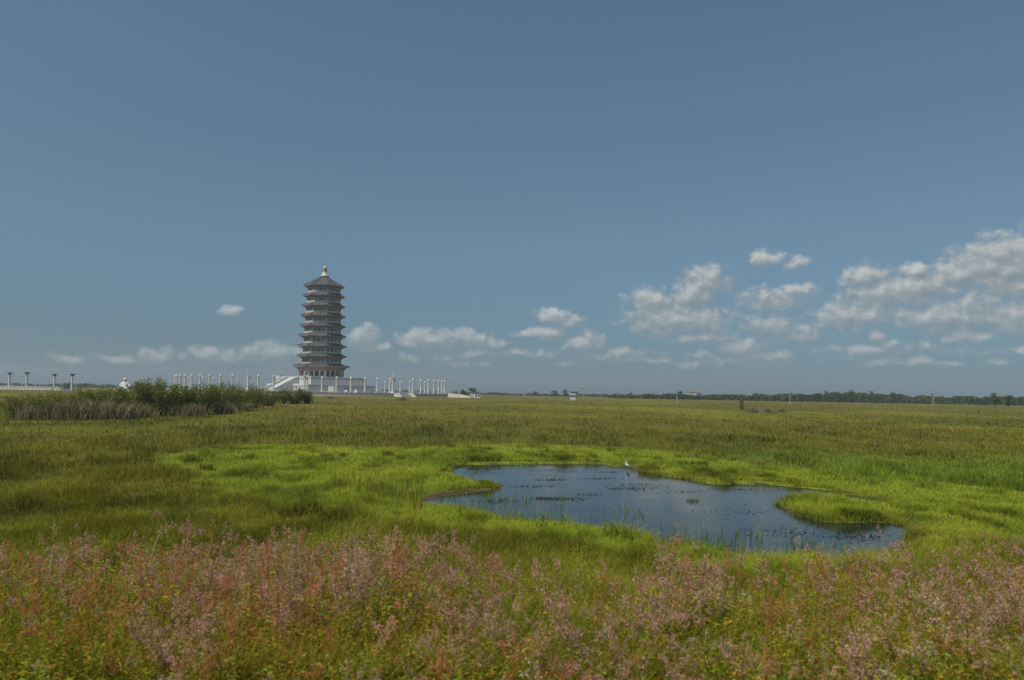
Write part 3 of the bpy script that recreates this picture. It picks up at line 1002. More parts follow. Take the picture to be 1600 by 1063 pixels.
# ------------------------------------------------------------------ shrubs and trees
def shrub_parts(seed, h=5., w=4.2, dens=2600):
    g = np.random.default_rng(seed)
    st = MB(); q = QB()
    for k in range(20):
        a = g.uniform(0, 6.28); sp = g.uniform(.05, 1) ** .7 * w * .5; hh = h * g.uniform(.70, 1.0) * (1 - .25 * (sp / (w * .5)) ** 2)
        b = Vector((math.cos(a) * sp * .3, math.sin(a) * sp * .3, -.1))
        t = Vector((math.cos(a) * sp, math.sin(a) * sp, hh))
        m = (b + t) / 2 + Vector((math.cos(a), math.sin(a), 0)) * sp * -.12
        st.tube([b, m, t], [.05, .03, .008], 4)
        for f in range(dens // 20):
            u = g.uniform(.12, 1) ** .8
            p = np.array(b.lerp(m, u * 2) if u < .5 else m.lerp(t, u * 2 - 1)) + g.normal(0, 1, 3) * (.30 * (1.1 - u) + .12) * np.array((1, 1, .8)) * w / 4
            if p[2] < .15: p[2] = g.uniform(.15, .7)
            d = g.normal(0, 1, 3); d[2] = abs(d[2]) + .3
            cc = np.array((.145, .170, .032)) * g.uniform(.6, 1.45)
            if g.random() < .12: cc = np.array((.28, .25, .04)) * g.uniform(.7, 1.2)
            q.leaf(p, d, g.uniform(.18, .36), g.uniform(.06, .12), cc, g.uniform(-1.5, 1.5))
    v, c = q.arr()
    sm = bpy.data.meshes.new('stems'); sm.from_pydata(st.v, [], st.f); sm.update(); sm.materials.append(M['bark'])
    return sm, quad_mesh('foliage', v, np.arange(len(v)).reshape(-1, 4), c, (M['leaf'],))


def dry_mesh(seed, h=3., w=3.):
    g = np.random.default_rng(seed); n = 460
    a = g.uniform(0, 6.28, n); r = w * .62 * np.abs(g.normal(0, .5, n))
    B = np.stack([r * np.cos(a), r * np.sin(a), np.full(n, -.05)], -1)
    c = np.tile(np.array((.29, .225, .165)), (n, 1)) * g.uniform(.6, 1.35, (n, 1))
    c[g.random(n) < .45] = (.18, .18, .04)
    return blade_mesh('dry_shrub', B, h * g.uniform(.2, 1.0, n) ** 1.0, np.full(n, .05), g.uniform(.05, .7, n), g.uniform(0, .6, n), c, c * 1.1, M['dry'])


def build_shrubs():
    protos = [shrub_parts(s) for s in (21, 22, 23, 24)]
    # px x, base y, top y, width factor, name phrase
    S = [(28, 655, 619, 1.0, 'low olive willow shrub furthest left in the hedge'),
         (62, 655, 617, 1.1, 'olive willow shrub behind the grey brush at the left end of the hedge'),
         (97, 653, 611, 1.1, 'green willow shrub below the right pair of dark capped columns'),
         (131, 652, 609, 1.0, 'greyish green willow shrub right of the dark capped columns'),
         (163, 652, 606, 1.1, 'willow shrub just left of the seated white statue'),
         (188, 651, 606, 1.0, 'willow shrub right before the seated white statue'),
         (214, 650, 597, .9, 'tall pointed willow shrub right beside the seated white statue'),
         (234, 650, 594, .85, 'tallest willow shrub of the hedge with a pointed top'),
         (252, 649, 596, .9, 'willow shrub with a forked top next to the tallest one'),
         (272, 648, 602, 1.0, 'willow shrub in front of the short white wall'),
         (296, 648, 599, 1.0, 'dark willow shrub under the left end of the column ring'),
         (318, 647, 602, 1.0, 'round dark green willow shrub above the grey brush patch'),
         (340, 645, 601, 1.0, 'willow shrub right of the grey brush patch'),
         (360, 643, 599, .9, 'upright willow shrub left of the ornamental column'),
         (378, 641, 603, 1.0, 'willow shrub under the left ornamental column'),
         (398, 638, 604, 1.0, 'willow shrub right of the left ornamental column'),
         (420, 634, 609, 1.55, 'small willow shrub below the foot of the staircase'),
         (443, 631, 609, 1.55, 'round willow shrub in front of the staircase'),
         (463, 631, 605, 1.55, 'pointed willow shrub before the lower corner of the terrace'),
         (482, 631, 611, 1.55, 'low willow shrub furthest right in the hedge')]
    for k, (x, by, ty, wf, lab) in enumerate(S):
        p = base_pt(x, by)
        hgt = (by - ty) * p.y / F * 1.08
        s = hgt / 4.9
        e = empty('willow_shrub', p, k * 2.1, lab, 'shrub', 'willow shrubs of the hedge left of the pagoda')
        sm, fm = protos[k % 4]
        link('stems', sm, e); link('foliage', fm, e)
        ws = max(s, .85) * wf * 1.45
        e.scale = (ws, ws, s)
    dm = [dry_mesh(s) for s in (5, 6, 7)]
    Dd = [(45, 657, 30, 'grey leafless brush clump furthest left before the hedge'), (75, 656, 36, 'grey leafless brush clump second from the left before the hedge'),
          (100, 656, 38, 'pinkish grey leafless brush clump below the gap between the capped columns and statue, left'),
          (122, 656, 40, 'pinkish grey leafless brush clump in the middle of the long brush row'),
          (148, 656, 42, 'tall pinkish grey leafless brush clump left of the statue'), (172, 655, 38, 'pinkish grey leafless brush clump below the seated statue'),
          (196, 654, 34, 'greyish leafless brush clump at the right end of the long brush row'), (222, 653, 30, 'low grey brush clump below the tallest shrub'),
          (287, 651, 26, 'grey brush clump at the left end of the dark hedge middle'), (305, 651, 27, 'grey brush clump under the left end of the column ring'),
          (352, 647, 24, 'grey brush clump right of the hedge middle'), (384, 642, 18, 'grey brush clump below the left ornamental column'),
          (1178, 645, 12, 'low grey brush clump right of the slim dark tree'), (1200, 645, 12, 'low grey brush clump, middle one right of the slim dark tree'), (1220, 645, 10, 'low grey brush clump furthest right of the slim dark tree'),
          (628, 626, 8, 'grey brush patch before the entrance steps of the plaza'), (515, 623, 6, 'small brown brush patch before the plaza wall')]
    for k, (x, by, hp, lab) in enumerate(Dd):
        p = base_pt(x, by); s = hp * .85 * p.y / F / 2.6
        o = link('dry_shrub', dm[k % 3], None, p); o.scale = (max(s, 1.0) * 1.25, max(s, 1.0) * 1.1, s); o.rotation_euler = (0, 0, k * 1.3)
        tag(o, lab, 'dry shrub', 'leafless grey brush')


def tree_mesh(seed, h=10., w=9., n=900):
    g = np.random.default_rng(seed); q = QB()
    nb = 26
    for b in range(nb):
        a = g.uniform(0, 6.28); rr = g.uniform(0, 1) ** .6 * w * .40; zz = h * g.uniform(.22, .90)
        lim = math.sqrt(max(0.05, 1 - ((zz / h - .48) / .56) ** 2))
        c = np.array((math.cos(a) * rr * lim, math.sin(a) * rr * lim, zz)); br = g.uniform(.8, 1.7) * w / 9
        bc = np.array((.085, .115, .030)) * g.uniform(.6, 1.5)
        for f in range(n // nb):
            p = c + g.normal(0, .55, 3) * br * np.array((1, 1, .75))
            q.leaf(p, g.normal(0, 1, 3), g.uniform(.5, 1.0), g.uniform(.35, .7), bc * g.uniform(.7, 1.3), g.uniform(-1.5, 1.5))
    v, c = q.arr()
    t = MB().tube([(0, 0, -.3), (.1, 0, h * .3), (0, .1, h * .6)], [.28, .2, .08], 6)
    for k in range(5):
        a = k * 1.26; t.tube([(0, 0, h * .28), (math.cos(a) * w * .2, math.sin(a) * w * .2, h * .6)], [.12, .04], 4)
    tm = bpy.data.meshes.new('trunk'); tm.from_pydata(t.v, [], t.f); tm.update(); tm.materials.append(M['bark'])
    return tm, quad_mesh('crown', v, np.arange(len(v)).reshape(-1, 4), c, (M['leaf'],))


def build_trees():
    pr = [tree_mesh(s) for s in (1, 2, 3)]
    T = [(738, 622, 606, 17, 540, 'round dark green tree directly behind the white kiosk'),
         (724, 621, 609.5, 14, 545, 'greyish bushy tree left of the white kiosk'),
         (836, 618, 611.5, 13, 1150, 'low dark tree on the skyline, leftmost of the three near the white booth'),
         (866, 621, 610.5, 15, 900, 'wide dark round tree, middle of the three left of the white booth'),
         (883, 619, 609, 10, 950, 'upright dark green tree directly left of the white booth'),
         (1292, 630, 610.5, 15, 900, 'tall dark tree of the right wood, beside the thin white pole'),
         (1308, 630, 612, 14, 910, 'tree of the right wood next to the tall dark one'),
         (1331, 630.5, 610.5, 17, 900, 'broad light green tree of the right wood'),
         (1364, 631, 611.5, 20, 900, 'widest tree of the right wood left of the utility pole'),
         (1395, 631.5, 613, 15, 900, 'tree standing clear at the right end of the tall wood'),
         (1408, 631.5, 616, 10, 905, 'small tree beside the clear standing one'),
         (1555, 636, 614.5, 22, 560, 'large round grey green tree standing in front of the right wood'),
         (1576, 635.5, 617.5, 17, 565, 'flat topped tree beside the large round one on the right'),
         (1180, 626, 614.5, 13, 950, 'dark tree on the skyline right of the cream building'),
         (1236, 627, 614, 13, 950, 'dark tree behind the second thin white pole'),
         (1062, 624, 611, 11, 1000, 'dark tree just left of the cream building'),
         (985, 620, 613.5, 9, 1100, 'small dark tree on the skyline left of the tall masts'),
         (108, 607, 597, 17, 900, 'dark tree on the skyline between the dark capped columns'),
         (133, 607, 598.5, 8, 950, 'small dark tree on the skyline left of the statue')]
    for k, (x, by, ty, wp, d, lab) in enumerate(T):
        p = at_d(x, by, d); h = (by - ty) * d / F; z0 = min(p.z, gz(p.x, p.y))
        h += p.z - z0
        e = empty('tree', (p.x, p.y, z0), k * 1.9, lab, 'tree', 'trees on the skyline')
        tm, cm = pr[k % 3]
        link('trunk', tm, e); link('crown', cm, e)
        s = wp * d / F / 9.0
        e.scale = (s, s, h / 9.6)
    # slim tree standing in the field
    p = base_pt(1159, 644)
    e = empty('tree', p, 0, 'slim dark tree standing alone in the right field beside grey brush', 'tree')
    link('trunk', pr[1][0], e); link('crown', pr[1][1], e); e.scale = (.16, .16, 19 * p.y / F / 9.6)

    # far woods that read as one mass
    def wood(name, xs, tops, d, dd, n, label, lo=.0):
        g = np.random.default_rng(int(xs[0]) + 507); Vs = []; Cs = []
        for k in range(n):
            x = g.uniform(xs[0], xs[-1]); ty = np.interp(x, xs, tops); dk = d + g.uniform(0, dd)
            hz = 615 + (x - 800) * math.tan(ROLL)
            X = at_d(x, hz, dk).x; Z0 = gz(X, dk); top = at_d(x, ty + 3.4 * (1 - vnoise(np.array([x / 9.]), np.array([3.]), 8)[0]) - .8 + g.uniform(-.6, .8), dk).z
            h = max(2.5, top - Z0)
            w = g.uniform(6, 12); q = 46
            c = g.normal(0, .33, (q, 3)) * np.array((w * .6, w * .6, h * .5)); c[:, 2] = Z0 + h * g.uniform(.03, .95, q)
            c[:, 0] += X; c[:, 1] += dk
            a = g.normal(0, 1, (q, 3)); a /= np.linalg.norm(a, axis=1)[:, None]; b = np.cross(a, g.normal(0, 1, (q, 3))); b /= np.linalg.norm(b, axis=1)[:, None]
            s = g.uniform(1.0, 2.2, (q, 1))
            Vs.append(np.stack([c - a * s, c - b * s * .7, c + a * s, c + b * s * .7], 1).reshape(-1, 3))
            bc = np.array((.085, .112, .032)) * g.uniform(.65, 1.5)
            Cs.append(np.repeat(bc * g.uniform(.75, 1.25, (q, 1)), 4, 0))
        V = np.concatenate(Vs); C = np.concatenate(Cs)
        o = link(name, quad_mesh(name, V, np.arange(len(V)).reshape(-1, 4), C, (M['leaf'],)))
        tag(o, label, 'woods', kind='stuff')
    wood('far_woods', [955, 1000, 1045, 1070, 1098, 1120, 1200, 1270, 1300, 1400, 1425, 1470, 1530, 1600, 1720], [616.5, 616, 615.5, 617.5, 618, 617, 616.5, 616, 613.5, 615.5, 618.5, 619, 619.5, 619.5, 619],
         930, 120, 620, 'dark green wood along the horizon on the right')
    wood('far_woods', [-80, 0, 60, 120, 200, 300], [597, 598, 599, 600.5, 602, 603.5], 1400, 150, 170, 'thin dark wood along the horizon on the left')
    wood('far_woods', [540, 600, 660, 720, 800, 880, 955], [609.5, 609.5, 610.5, 612.5, 615, 616, 617], 1350, 200, 200, 'thin dark wood along the horizon behind the columns and kiosk')


# ------------------------------------------------------------------ the pagoda and its precinct
LOS = 14.3                     # bearing of the camera as seen from the pagoda


def ang(a_deg, r):
    """direction seen from the pagoda: 0 = towards the camera, negative = left"""
    a = R(a_deg + LOS)
    return (r * math.sin(a), -r * math.cos(a))


VERT = [10 + 45 * k for k in range(8)]


def octo(r, off=0.):
    return [ang(a + off, r) for a in VERT]


PZ = 3.7                       # plaza floor
PAX = at_d(501.3, 600, 560).x  # pagoda axis
TERR = 13.35                   # terrace floor
E0, DE = 21.7, 7.355           # lowest eave and storey pitch


def ring_faces(mb, rings):
    n = len(rings[0]); vs = []
    for r in rings: vs += r
    fs = []
    for i in range(len(rings) - 1):
        for k in range(n):
            j = (k + 1) % n
            fs.append((i * n + k, i * n + j, (i + 1) * n + j, (i + 1) * n + k))
    mb.add(vs, fs)


def oct_ring(r, z, lift=0., sub=8):
    out = []
    for k in range(8):
        a = ang(VERT[k], r); b = ang(VERT[(k + 1) % 8], r)
        for s in range(sub):
            t = s / sub
            l = lift * abs(2 * t - 1) ** 3.5
            g = 1 + .012 * lift * abs(2 * t - 1) ** 3.5
            out.append(((a[0] + (b[0] - a[0]) * t) * g, (a[1] + (b[1] - a[1]) * t) * g, z + l))
    return out


def build_pagoda():
    root = empty('pagoda', (PAX, 560, TERR), 0, 'nine storey octagonal white pagoda with dark grey tiered roofs and gilded finial', 'pagoda')
    z_e = [E0 - TERR + DE * k for k in range(9)]
    r_e = [20.5, 17.95, 17.5, 17.05, 16.65, 16.2, 15.8, 15.4, 14.9]
    r_b = [14.6] + [14.1 - (14.1 - 11.8) * k / 7 for k in range(8)]
    for k in range(9):
        re, ze = r_e[k], z_e[k]
        top = k == 8
        r_in = 1.7 if top else r_b[k + 1] + .55
        z_in = ze + (8.0 if top else 2.2)
        mb = MB(); rings = []
        nr = 7 if top else 4
        for i in range(nr + 1):
            t = i / nr
            z = ze + (z_in - ze) * (t ** (1.12 if top else 1.15))
            rings.append(oct_ring(re + (r_in - re) * t, z, .65 * (1 - t) ** 2))
        ring_faces(mb, rings)
        roof = mb.build('roof', M['tile'], root)
        # hip ridges
        for v in VERT:
            pts = []
            for i in range(nr + 1):
                t = i / nr
                x, y = ang(v, (re + (r_in - re) * t) * (1 + .008 * (1 - t) ** 2))
                pts.append((x, y, ze + (z_in - ze) * (t ** (1.12 if top else 1.15)) + .65 * (1 - t) ** 2 + .16))
            MB().tube(pts, .2, 5).build('hip_ridge', M['ridge'], roof)
        # eave edge and soffit
        eb = MB()
        ring_faces(eb, [oct_ring(re - .03, ze - .01, .65), oct_ring(re - .12, ze - .38, .62), oct_ring(re - 1.0, ze - .42, .35), oct_ring(r_b[k] + .4, ze - .25, 0)])
        eb.build('eave', M['eave'], roof)
        # wall
        zw0 = 0. if k == 0 else z_e[k - 1] + 2.15
        wb = MB(); ring_faces(wb, [oct_ring(r_b[k], zw0, 0, 1), oct_ring(r_b[k], ze - .2, 0, 1)])
        wall = wb.build('storey_wall', M['wall'], root)
        zb = ze - (2.3 if k == 0 else 1.75)
        # bracket sets between wall and eave
        bb = MB(); ring_faces(bb, [oct_ring(r_b[k] + (1.8 if k == 0 else .25), zb, 0, 1), oct_ring(re - 2.0, ze - .5, 0, 1)])
        bb.build('bracket_band', M['bracket'], wall)
        if k == 0:
            bm = MB()
            ring_faces(bm, [oct_ring(16.35, zb - .9, 0, 1), oct_ring(16.35, zb + .05, 0, 1), oct_ring(15.7, zb + .05, 0, 1), oct_ring(15.7, zb - .9, 0, 1), oct_ring(16.35, zb - .9, 0, 1)])
            bm.build('beam', M['beam'], wall)
            cb0 = None
            for v in range(8):
                a = ang(VERT[v], 16.0); b = ang(VERT[(v + 1) % 8], 16.0)
                for t in (0, .34, .66):
                    loc = (a[0] + (b[0] - a[0]) * t, a[1] + (b[1] - a[1]) * t, 0)
                    if cb0 is None:
                        cb0 = MB().lathe([(.75, 0), (.75, .25), (.55, .45), (.46, .5), (.44, zb - 1.2), (.55, zb - 1.0), (.55, zb - .85)], 12).build('column', M['marble_warm'], root, loc, True)
                    else:
                        link('column', cb0.data, root, loc)
        else:
            # balcony parapet standing on the roof below
            rp = MB(); rr = r_b[k] + .55
            ring_faces(rp, [oct_ring(rr, zw0 - .05, 0, 1), oct_ring(rr, zw0 + 1.15, 0, 1), oct_ring(rr + .12, zw0 + 1.15, 0, 1), oct_ring(rr + .12, zw0 + 1.35, 0, 1), oct_ring(rr - .25, zw0 + 1.35, 0, 1), oct_ring(rr - .25, zw0 - .05, 0, 1)])
            rp.build('parapet', M['parapet'], wall)
        # windows: three to a side, the middle one double
        rear = MB()
        for v in range(8):
            a = Vector((*ang(VERT[v], r_b[k]), 0)); b = Vector((*ang(VERT[(v + 1) % 8], r_b[k]), 0))
            d = (b - a).normalized(); nrm = Vector((d.y, -d.x, 0)); L = (b - a).length
            mid_ang = (VERT[v] + 22.5 + 180) % 360 - 180
            front = -80 < mid_ang < 80
            for t, w in ((.19, 1.5), (.5, 2.6), (.81, 1.5)):
                c = a + d * (L * t) + nrm * .04
                z0 = (zw0 + 1.3) if k else .1
                z1 = zb - .1 if k else zb - 1.1
                wd = w * L / 10.5 * (1. if k else 1.15)
                rz = math.atan2(d.y, d.x)
                if front:
                    g = MB().box((c.x, c.y, (z0 + z1) / 2), (wd, .12, z1 - z0), rz)
                    win = g.build('window' if k else 'door', M['glass'], wall)
                    f = MB(); o = nrm * .09; cc = c + o
                    for s in (-1, 1):
                        q = cc + d * (wd / 2 * s); f.box((q.x, q.y, (z0 + z1) / 2), (.2, .16, z1 - z0 + .2), rz)
                    f.box((cc.x, cc.y, z1), (wd - .2, .15, .2), rz); f.box((cc.x, cc.y, (z0 + z1) / 2 + .1), (wd - .2, .10, .12), rz)
                    if w > 2: f.box((cc.x, cc.y, (z0 + z1) / 2), (.22, .18, z1 - z0 - .2), rz)
                    # frame pieces share the window's mesh through a second material slot
                    n0 = len(win.data.polygons)
                    me = bpy.data.meshes.new('window'); vv = g.v + f.v; off = len(g.v)
                    me.from_pydata(vv, [], g.f + [tuple(i + off for i in q) for q in f.f]); me.update()
                    me.materials.append(M['glass']); me.materials.append(M['frame'])
                    me.polygons.foreach_set('material_index', [0] * len(g.f) + [1] * len(f.f))
                    win.data = me
                else:
                    rear.box((c.x, c.y, (z0 + z1) / 2), (wd, .12, z1 - z0), rz)
        rw = rear.build('rear_windows', M['glass'], wall); rw['kind'] = 'stuff'
    zt = z_e[8] + 7.9
    fin = MB().lathe([(3.3, -.35), (3.3, .25), (2.8, .5), (2.3, .9), (1.8, 1.9), (1.45, 3.0), (1.35, 3.5)], 20).build('finial', M['marble_warm'], root, (0, 0, zt), True)
    MB().lathe([(1.6, 3.5), (1.6, 3.8), (1.3, 4.0), (1.55, 4.4), (1.3, 4.7), (1.5, 5.1), (1.25, 5.4), (1.45, 5.8), (1.2, 6.3)], 18).build('gilded_spire', M['gold'], fin, None, True)
    MB().lathe([(1.0, 6.3), (1.2, 6.6), (1.1, 7.0), (.7, 7.4), (.05, 7.6)], 14).build('finial_knob', M['marble'], fin, None, True)


def sq(r, rot=-12.5):
    return [ang(rot + 90 * k, r) for k in range(4)]


def build_terrace():
    root = empty('stone_terrace', (PAX, 560, PZ), 0, 'two tiered square white stone terrace with a long staircase carrying the pagoda', 'terrace')
    zt = TERR - PZ; zm = 4.45
    MB().ext(sq(39.), -.3, zm).build('lower_tier', M['marble'], root)
    MB().ext(sq(32.), zm - .2, zt).build('upper_tier', M['marble'], root)

    def cornice(r, z, name):
        m = MB(); m.ext(sq(r + .5), z - .55, z + .02); m.build(name, M['greystone'], root)
    cornice(39., zm - .25, 'cornice'); cornice(32., zt - .25, 'cornice')

    def rail(r, z):
        m = MB(); p = [Vector((*q, 0)) for q in sq(r)]
        for k in range(4):
            a, b = p[k], p[(k + 1) % 4]; d = (b - a).normalized(); L = (b - a).length; rz = math.atan2(d.y, d.x)
            c = (a + b) / 2
            m.box((c.x, c.y, z + .45), (L - .6, .16, .6), rz); m.box((c.x, c.y, z + 1.0), (L - .6, .26, .2), rz)
            for i in range(int(L / 2.2)):
                q = a + d * (2.2 * i); m.box((q.x, q.y, z + .62), (.34, .34, 1.3), rz); m.box((q.x, q.y, z + 1.35), (.26, .26, .25), rz, .5)
        return m.build('balustrade', M['marble'], root)
    rail(38.7, zm - .2); rail(31.7, zt - .2)
    # staircase down the left flank
    n = Vector((*ang(-57.5, 1), 0)); s = Vector((-n.y, n.x, 0)); ap = 32 * math.cos(R(45))
    run = 18.5; st = MB(); N = 30
    rz = math.atan2(n.y, n.x)
    for i in range(N):
        z = zt * (1 - (i + 1) / N); c = n * (ap + run * (i + .5) / N)
        st.box((c.x, c.y, (z - .3) / 2 + .15), (run / N + .01, 13, z + .3), rz)
    st.build('staircase', M['marble'], root)
    for sgn in (-1, 1, 0):
        m = MB(); w = .9 if sgn else 2.6
        o = s * (6.9 * sgn)
        vs = []
        for q in (-w / 2, w / 2):
            for (t, z) in ((0, 0), (run + 1, 0), (run + 1, 1.3), (0, zt + 1.2)):
                p = n * (ap + .55 + t) + o + s * q; vs.append((p.x, p.y, z))
        m.add(vs, [(0, 1, 2, 3), (7, 6, 5, 4), (0, 4, 5, 1), (1, 5, 6, 2), (2, 6, 7, 3), (3, 7, 4, 0)])
        if sgn:
            m.build('stair_wall', M['marble'], root)
            p = n * (ap + run + 1.6) + o; MB().box((p.x, p.y, 1.0), (1.5, 1.5, 2.0), rz).box((p.x, p.y, 2.3), (1.0, 1.0, .6), rz, .6).build('newel', M['marble_warm'], root)
    # far flank block of the landing
    p = Vector((*ang(-102.5, 29), 0)); MB().box((p.x, p.y, zt + .6), (5, 5, 2.0), rz).box((p.x, p.y, zt + 1.7), (5.6, 5.6, .3), rz).build('landing_block', M['marble'], root)
    # dark doorway and pale panel in the lower tier, on the side seen from the right
    n2 = Vector((*ang(32.5, 1), 0)); s2 = Vector((-n2.y, n2.x, 0)); ap2 = 39 * math.cos(R(45)); rz2 = math.atan2(s2.y, s2.x)

    def onwall(px):
        best = min((abs(topx(np.array([PAX + (n2 * ap2 + s2 * t).x]), np.array([560 + (n2 * ap2 + s2 * t).y]), np.array([PZ]))[0][0] - px), t) for t in np.linspace(-27, 27, 400))
        return best[1]
    t = onwall(541.5); c = n2 * (ap2 + .05) + s2 * t
    MB().box((c.x, c.y, 1.6), (3.4, .3, 2.2), rz2).build('doorway', M['dark'], root)
    f = MB(); 
    for k in (-1, 1):
        q = c + s2 * (1.85 * k) + n2 * .1; f.box((q.x, q.y, 1.5), (.3, .5, 2.6), rz2)
    f.box((c.x + n2.x * .1, c.y + n2.y * .1, 2.95), (4.0, .5, .3), rz2); f.build('door_frame', M['marble'], root)
    # pilaster strips and panel courses on both visible sides
    for (nn, r, z0, z1) in ((n2, 39, 0, zm - .85), (n2, 32, zm, zt - .85), (n, 39, 0, zm - .85), (n, 32, zm, zt - .85)):
        ss = Vector((-nn.y, nn.x, 0)); a = r * math.cos(R(45)); rzz = math.atan2(ss.y, ss.x)
        for i in range(-6, 7):
            q = nn * (a + .08) + ss * (i * a / 6.6)
            if nn is n and abs(i * a / 6.6) < 8: continue
            MB().box((q.x, q.y, (z0 + z1) / 2), (.7, .3, z1 - z0), rzz).build('pilaster', M['marble_warm'], root)


def build_plaza():
    cx, cy = PLX, PLY
    n = 96
    o = MB()
    rim = [(cx + 101 * math.cos(2 * math.pi * k / n), cy + 101 * math.sin(2 * math.pi * k / n)) for k in range(n)]
    o.ext(rim, .6, PZ); o = o.build('plaza', M['greystone']); tag(o, kind='structure')
    e = empty('plaza_wall', (cx, cy, 0), 0, 'low pale stone retaining wall running round the round plaza', 'wall')
    w = MB().lathe([(101.1, .8), (101.1, PZ - .25), (101.5, PZ - .2), (101.5, PZ + .12), (100.6, PZ + .12), (100.6, PZ - .3)], 96, caps=False)
    w.build('wall_face', M['greystone'], e)
    MB().lathe([(104.5, .6), (104.5, 2.15), (101.12, 2.2)], 96, caps=False).build('footing', M['marble_warm'], e)
    b = empty('balustrade', (cx, cy, PZ), 0, 'white balustrade of short posts along the plaza rim', 'balustrade')
    rl = MB().lathe([(100.4, .55), (100.4, .9), (100.15, .9), (100.15, .55), (100.4, .55)], 120, caps=False); rl.build('rail', M['marble'], b)
    pm = MB()
    for k in range(170):
        a = 2 * math.pi * k / 170
        pm.box((100.28 * math.cos(a), 100.28 * math.sin(a), .5), (.3, .3, 1.15), a)
    p_ = pm.build('balustrade_posts', M['marble'], b); p_['kind'] = 'stuff'
    # entrance steps on the near right
    a = math.atan2(645 - 493, 480)
    p = at_d(646, 617, 478)
    st = MB()
    dirv = Vector((p.x - cx, p.y - cy, 0)).normalized(); rz = math.atan2(dirv.y, dirv.x)
    p = Vector((cx, cy, 0)) + dirv * 103.5
    for i in range(8):
        z = PZ - .3 * i
        q = p + dirv * (.7 * i + 1.0)
        st.box((q.x, q.y, z / 2), (.72, 9, z), rz)
    e2 = empty('entrance_steps', (0, 0, 0), 0, 'pale entrance steps with side pedestals on the near right rim of the plaza', 'steps')
    st.build('steps', M['marble_warm'], e2)
    s = Vector((-dirv.y, dirv.x, 0))
    for sg in (-1, 1):
        q = p + dirv * 3.5 + s * (5.3 * sg)
        MB().box((q.x, q.y, 1.6), (6.5, 1.3, 3.2), rz).box((q.x, q.y, 3.5), (6.8, 1.6, .5), rz).build('pedestal', M['marble'], e2)
        q = p + dirv * 7.2 + s * (5.3 * sg)
        MB().box((q.x, q.y, 1.3), (2.6, 1.6, 2.6), rz, .7).build('step_end_block', M['marble'], e2)


def ring_pos(phi, r=94.):
    x, y = ang(phi, r)
    return (PLX + x, PLY + y, PZ)


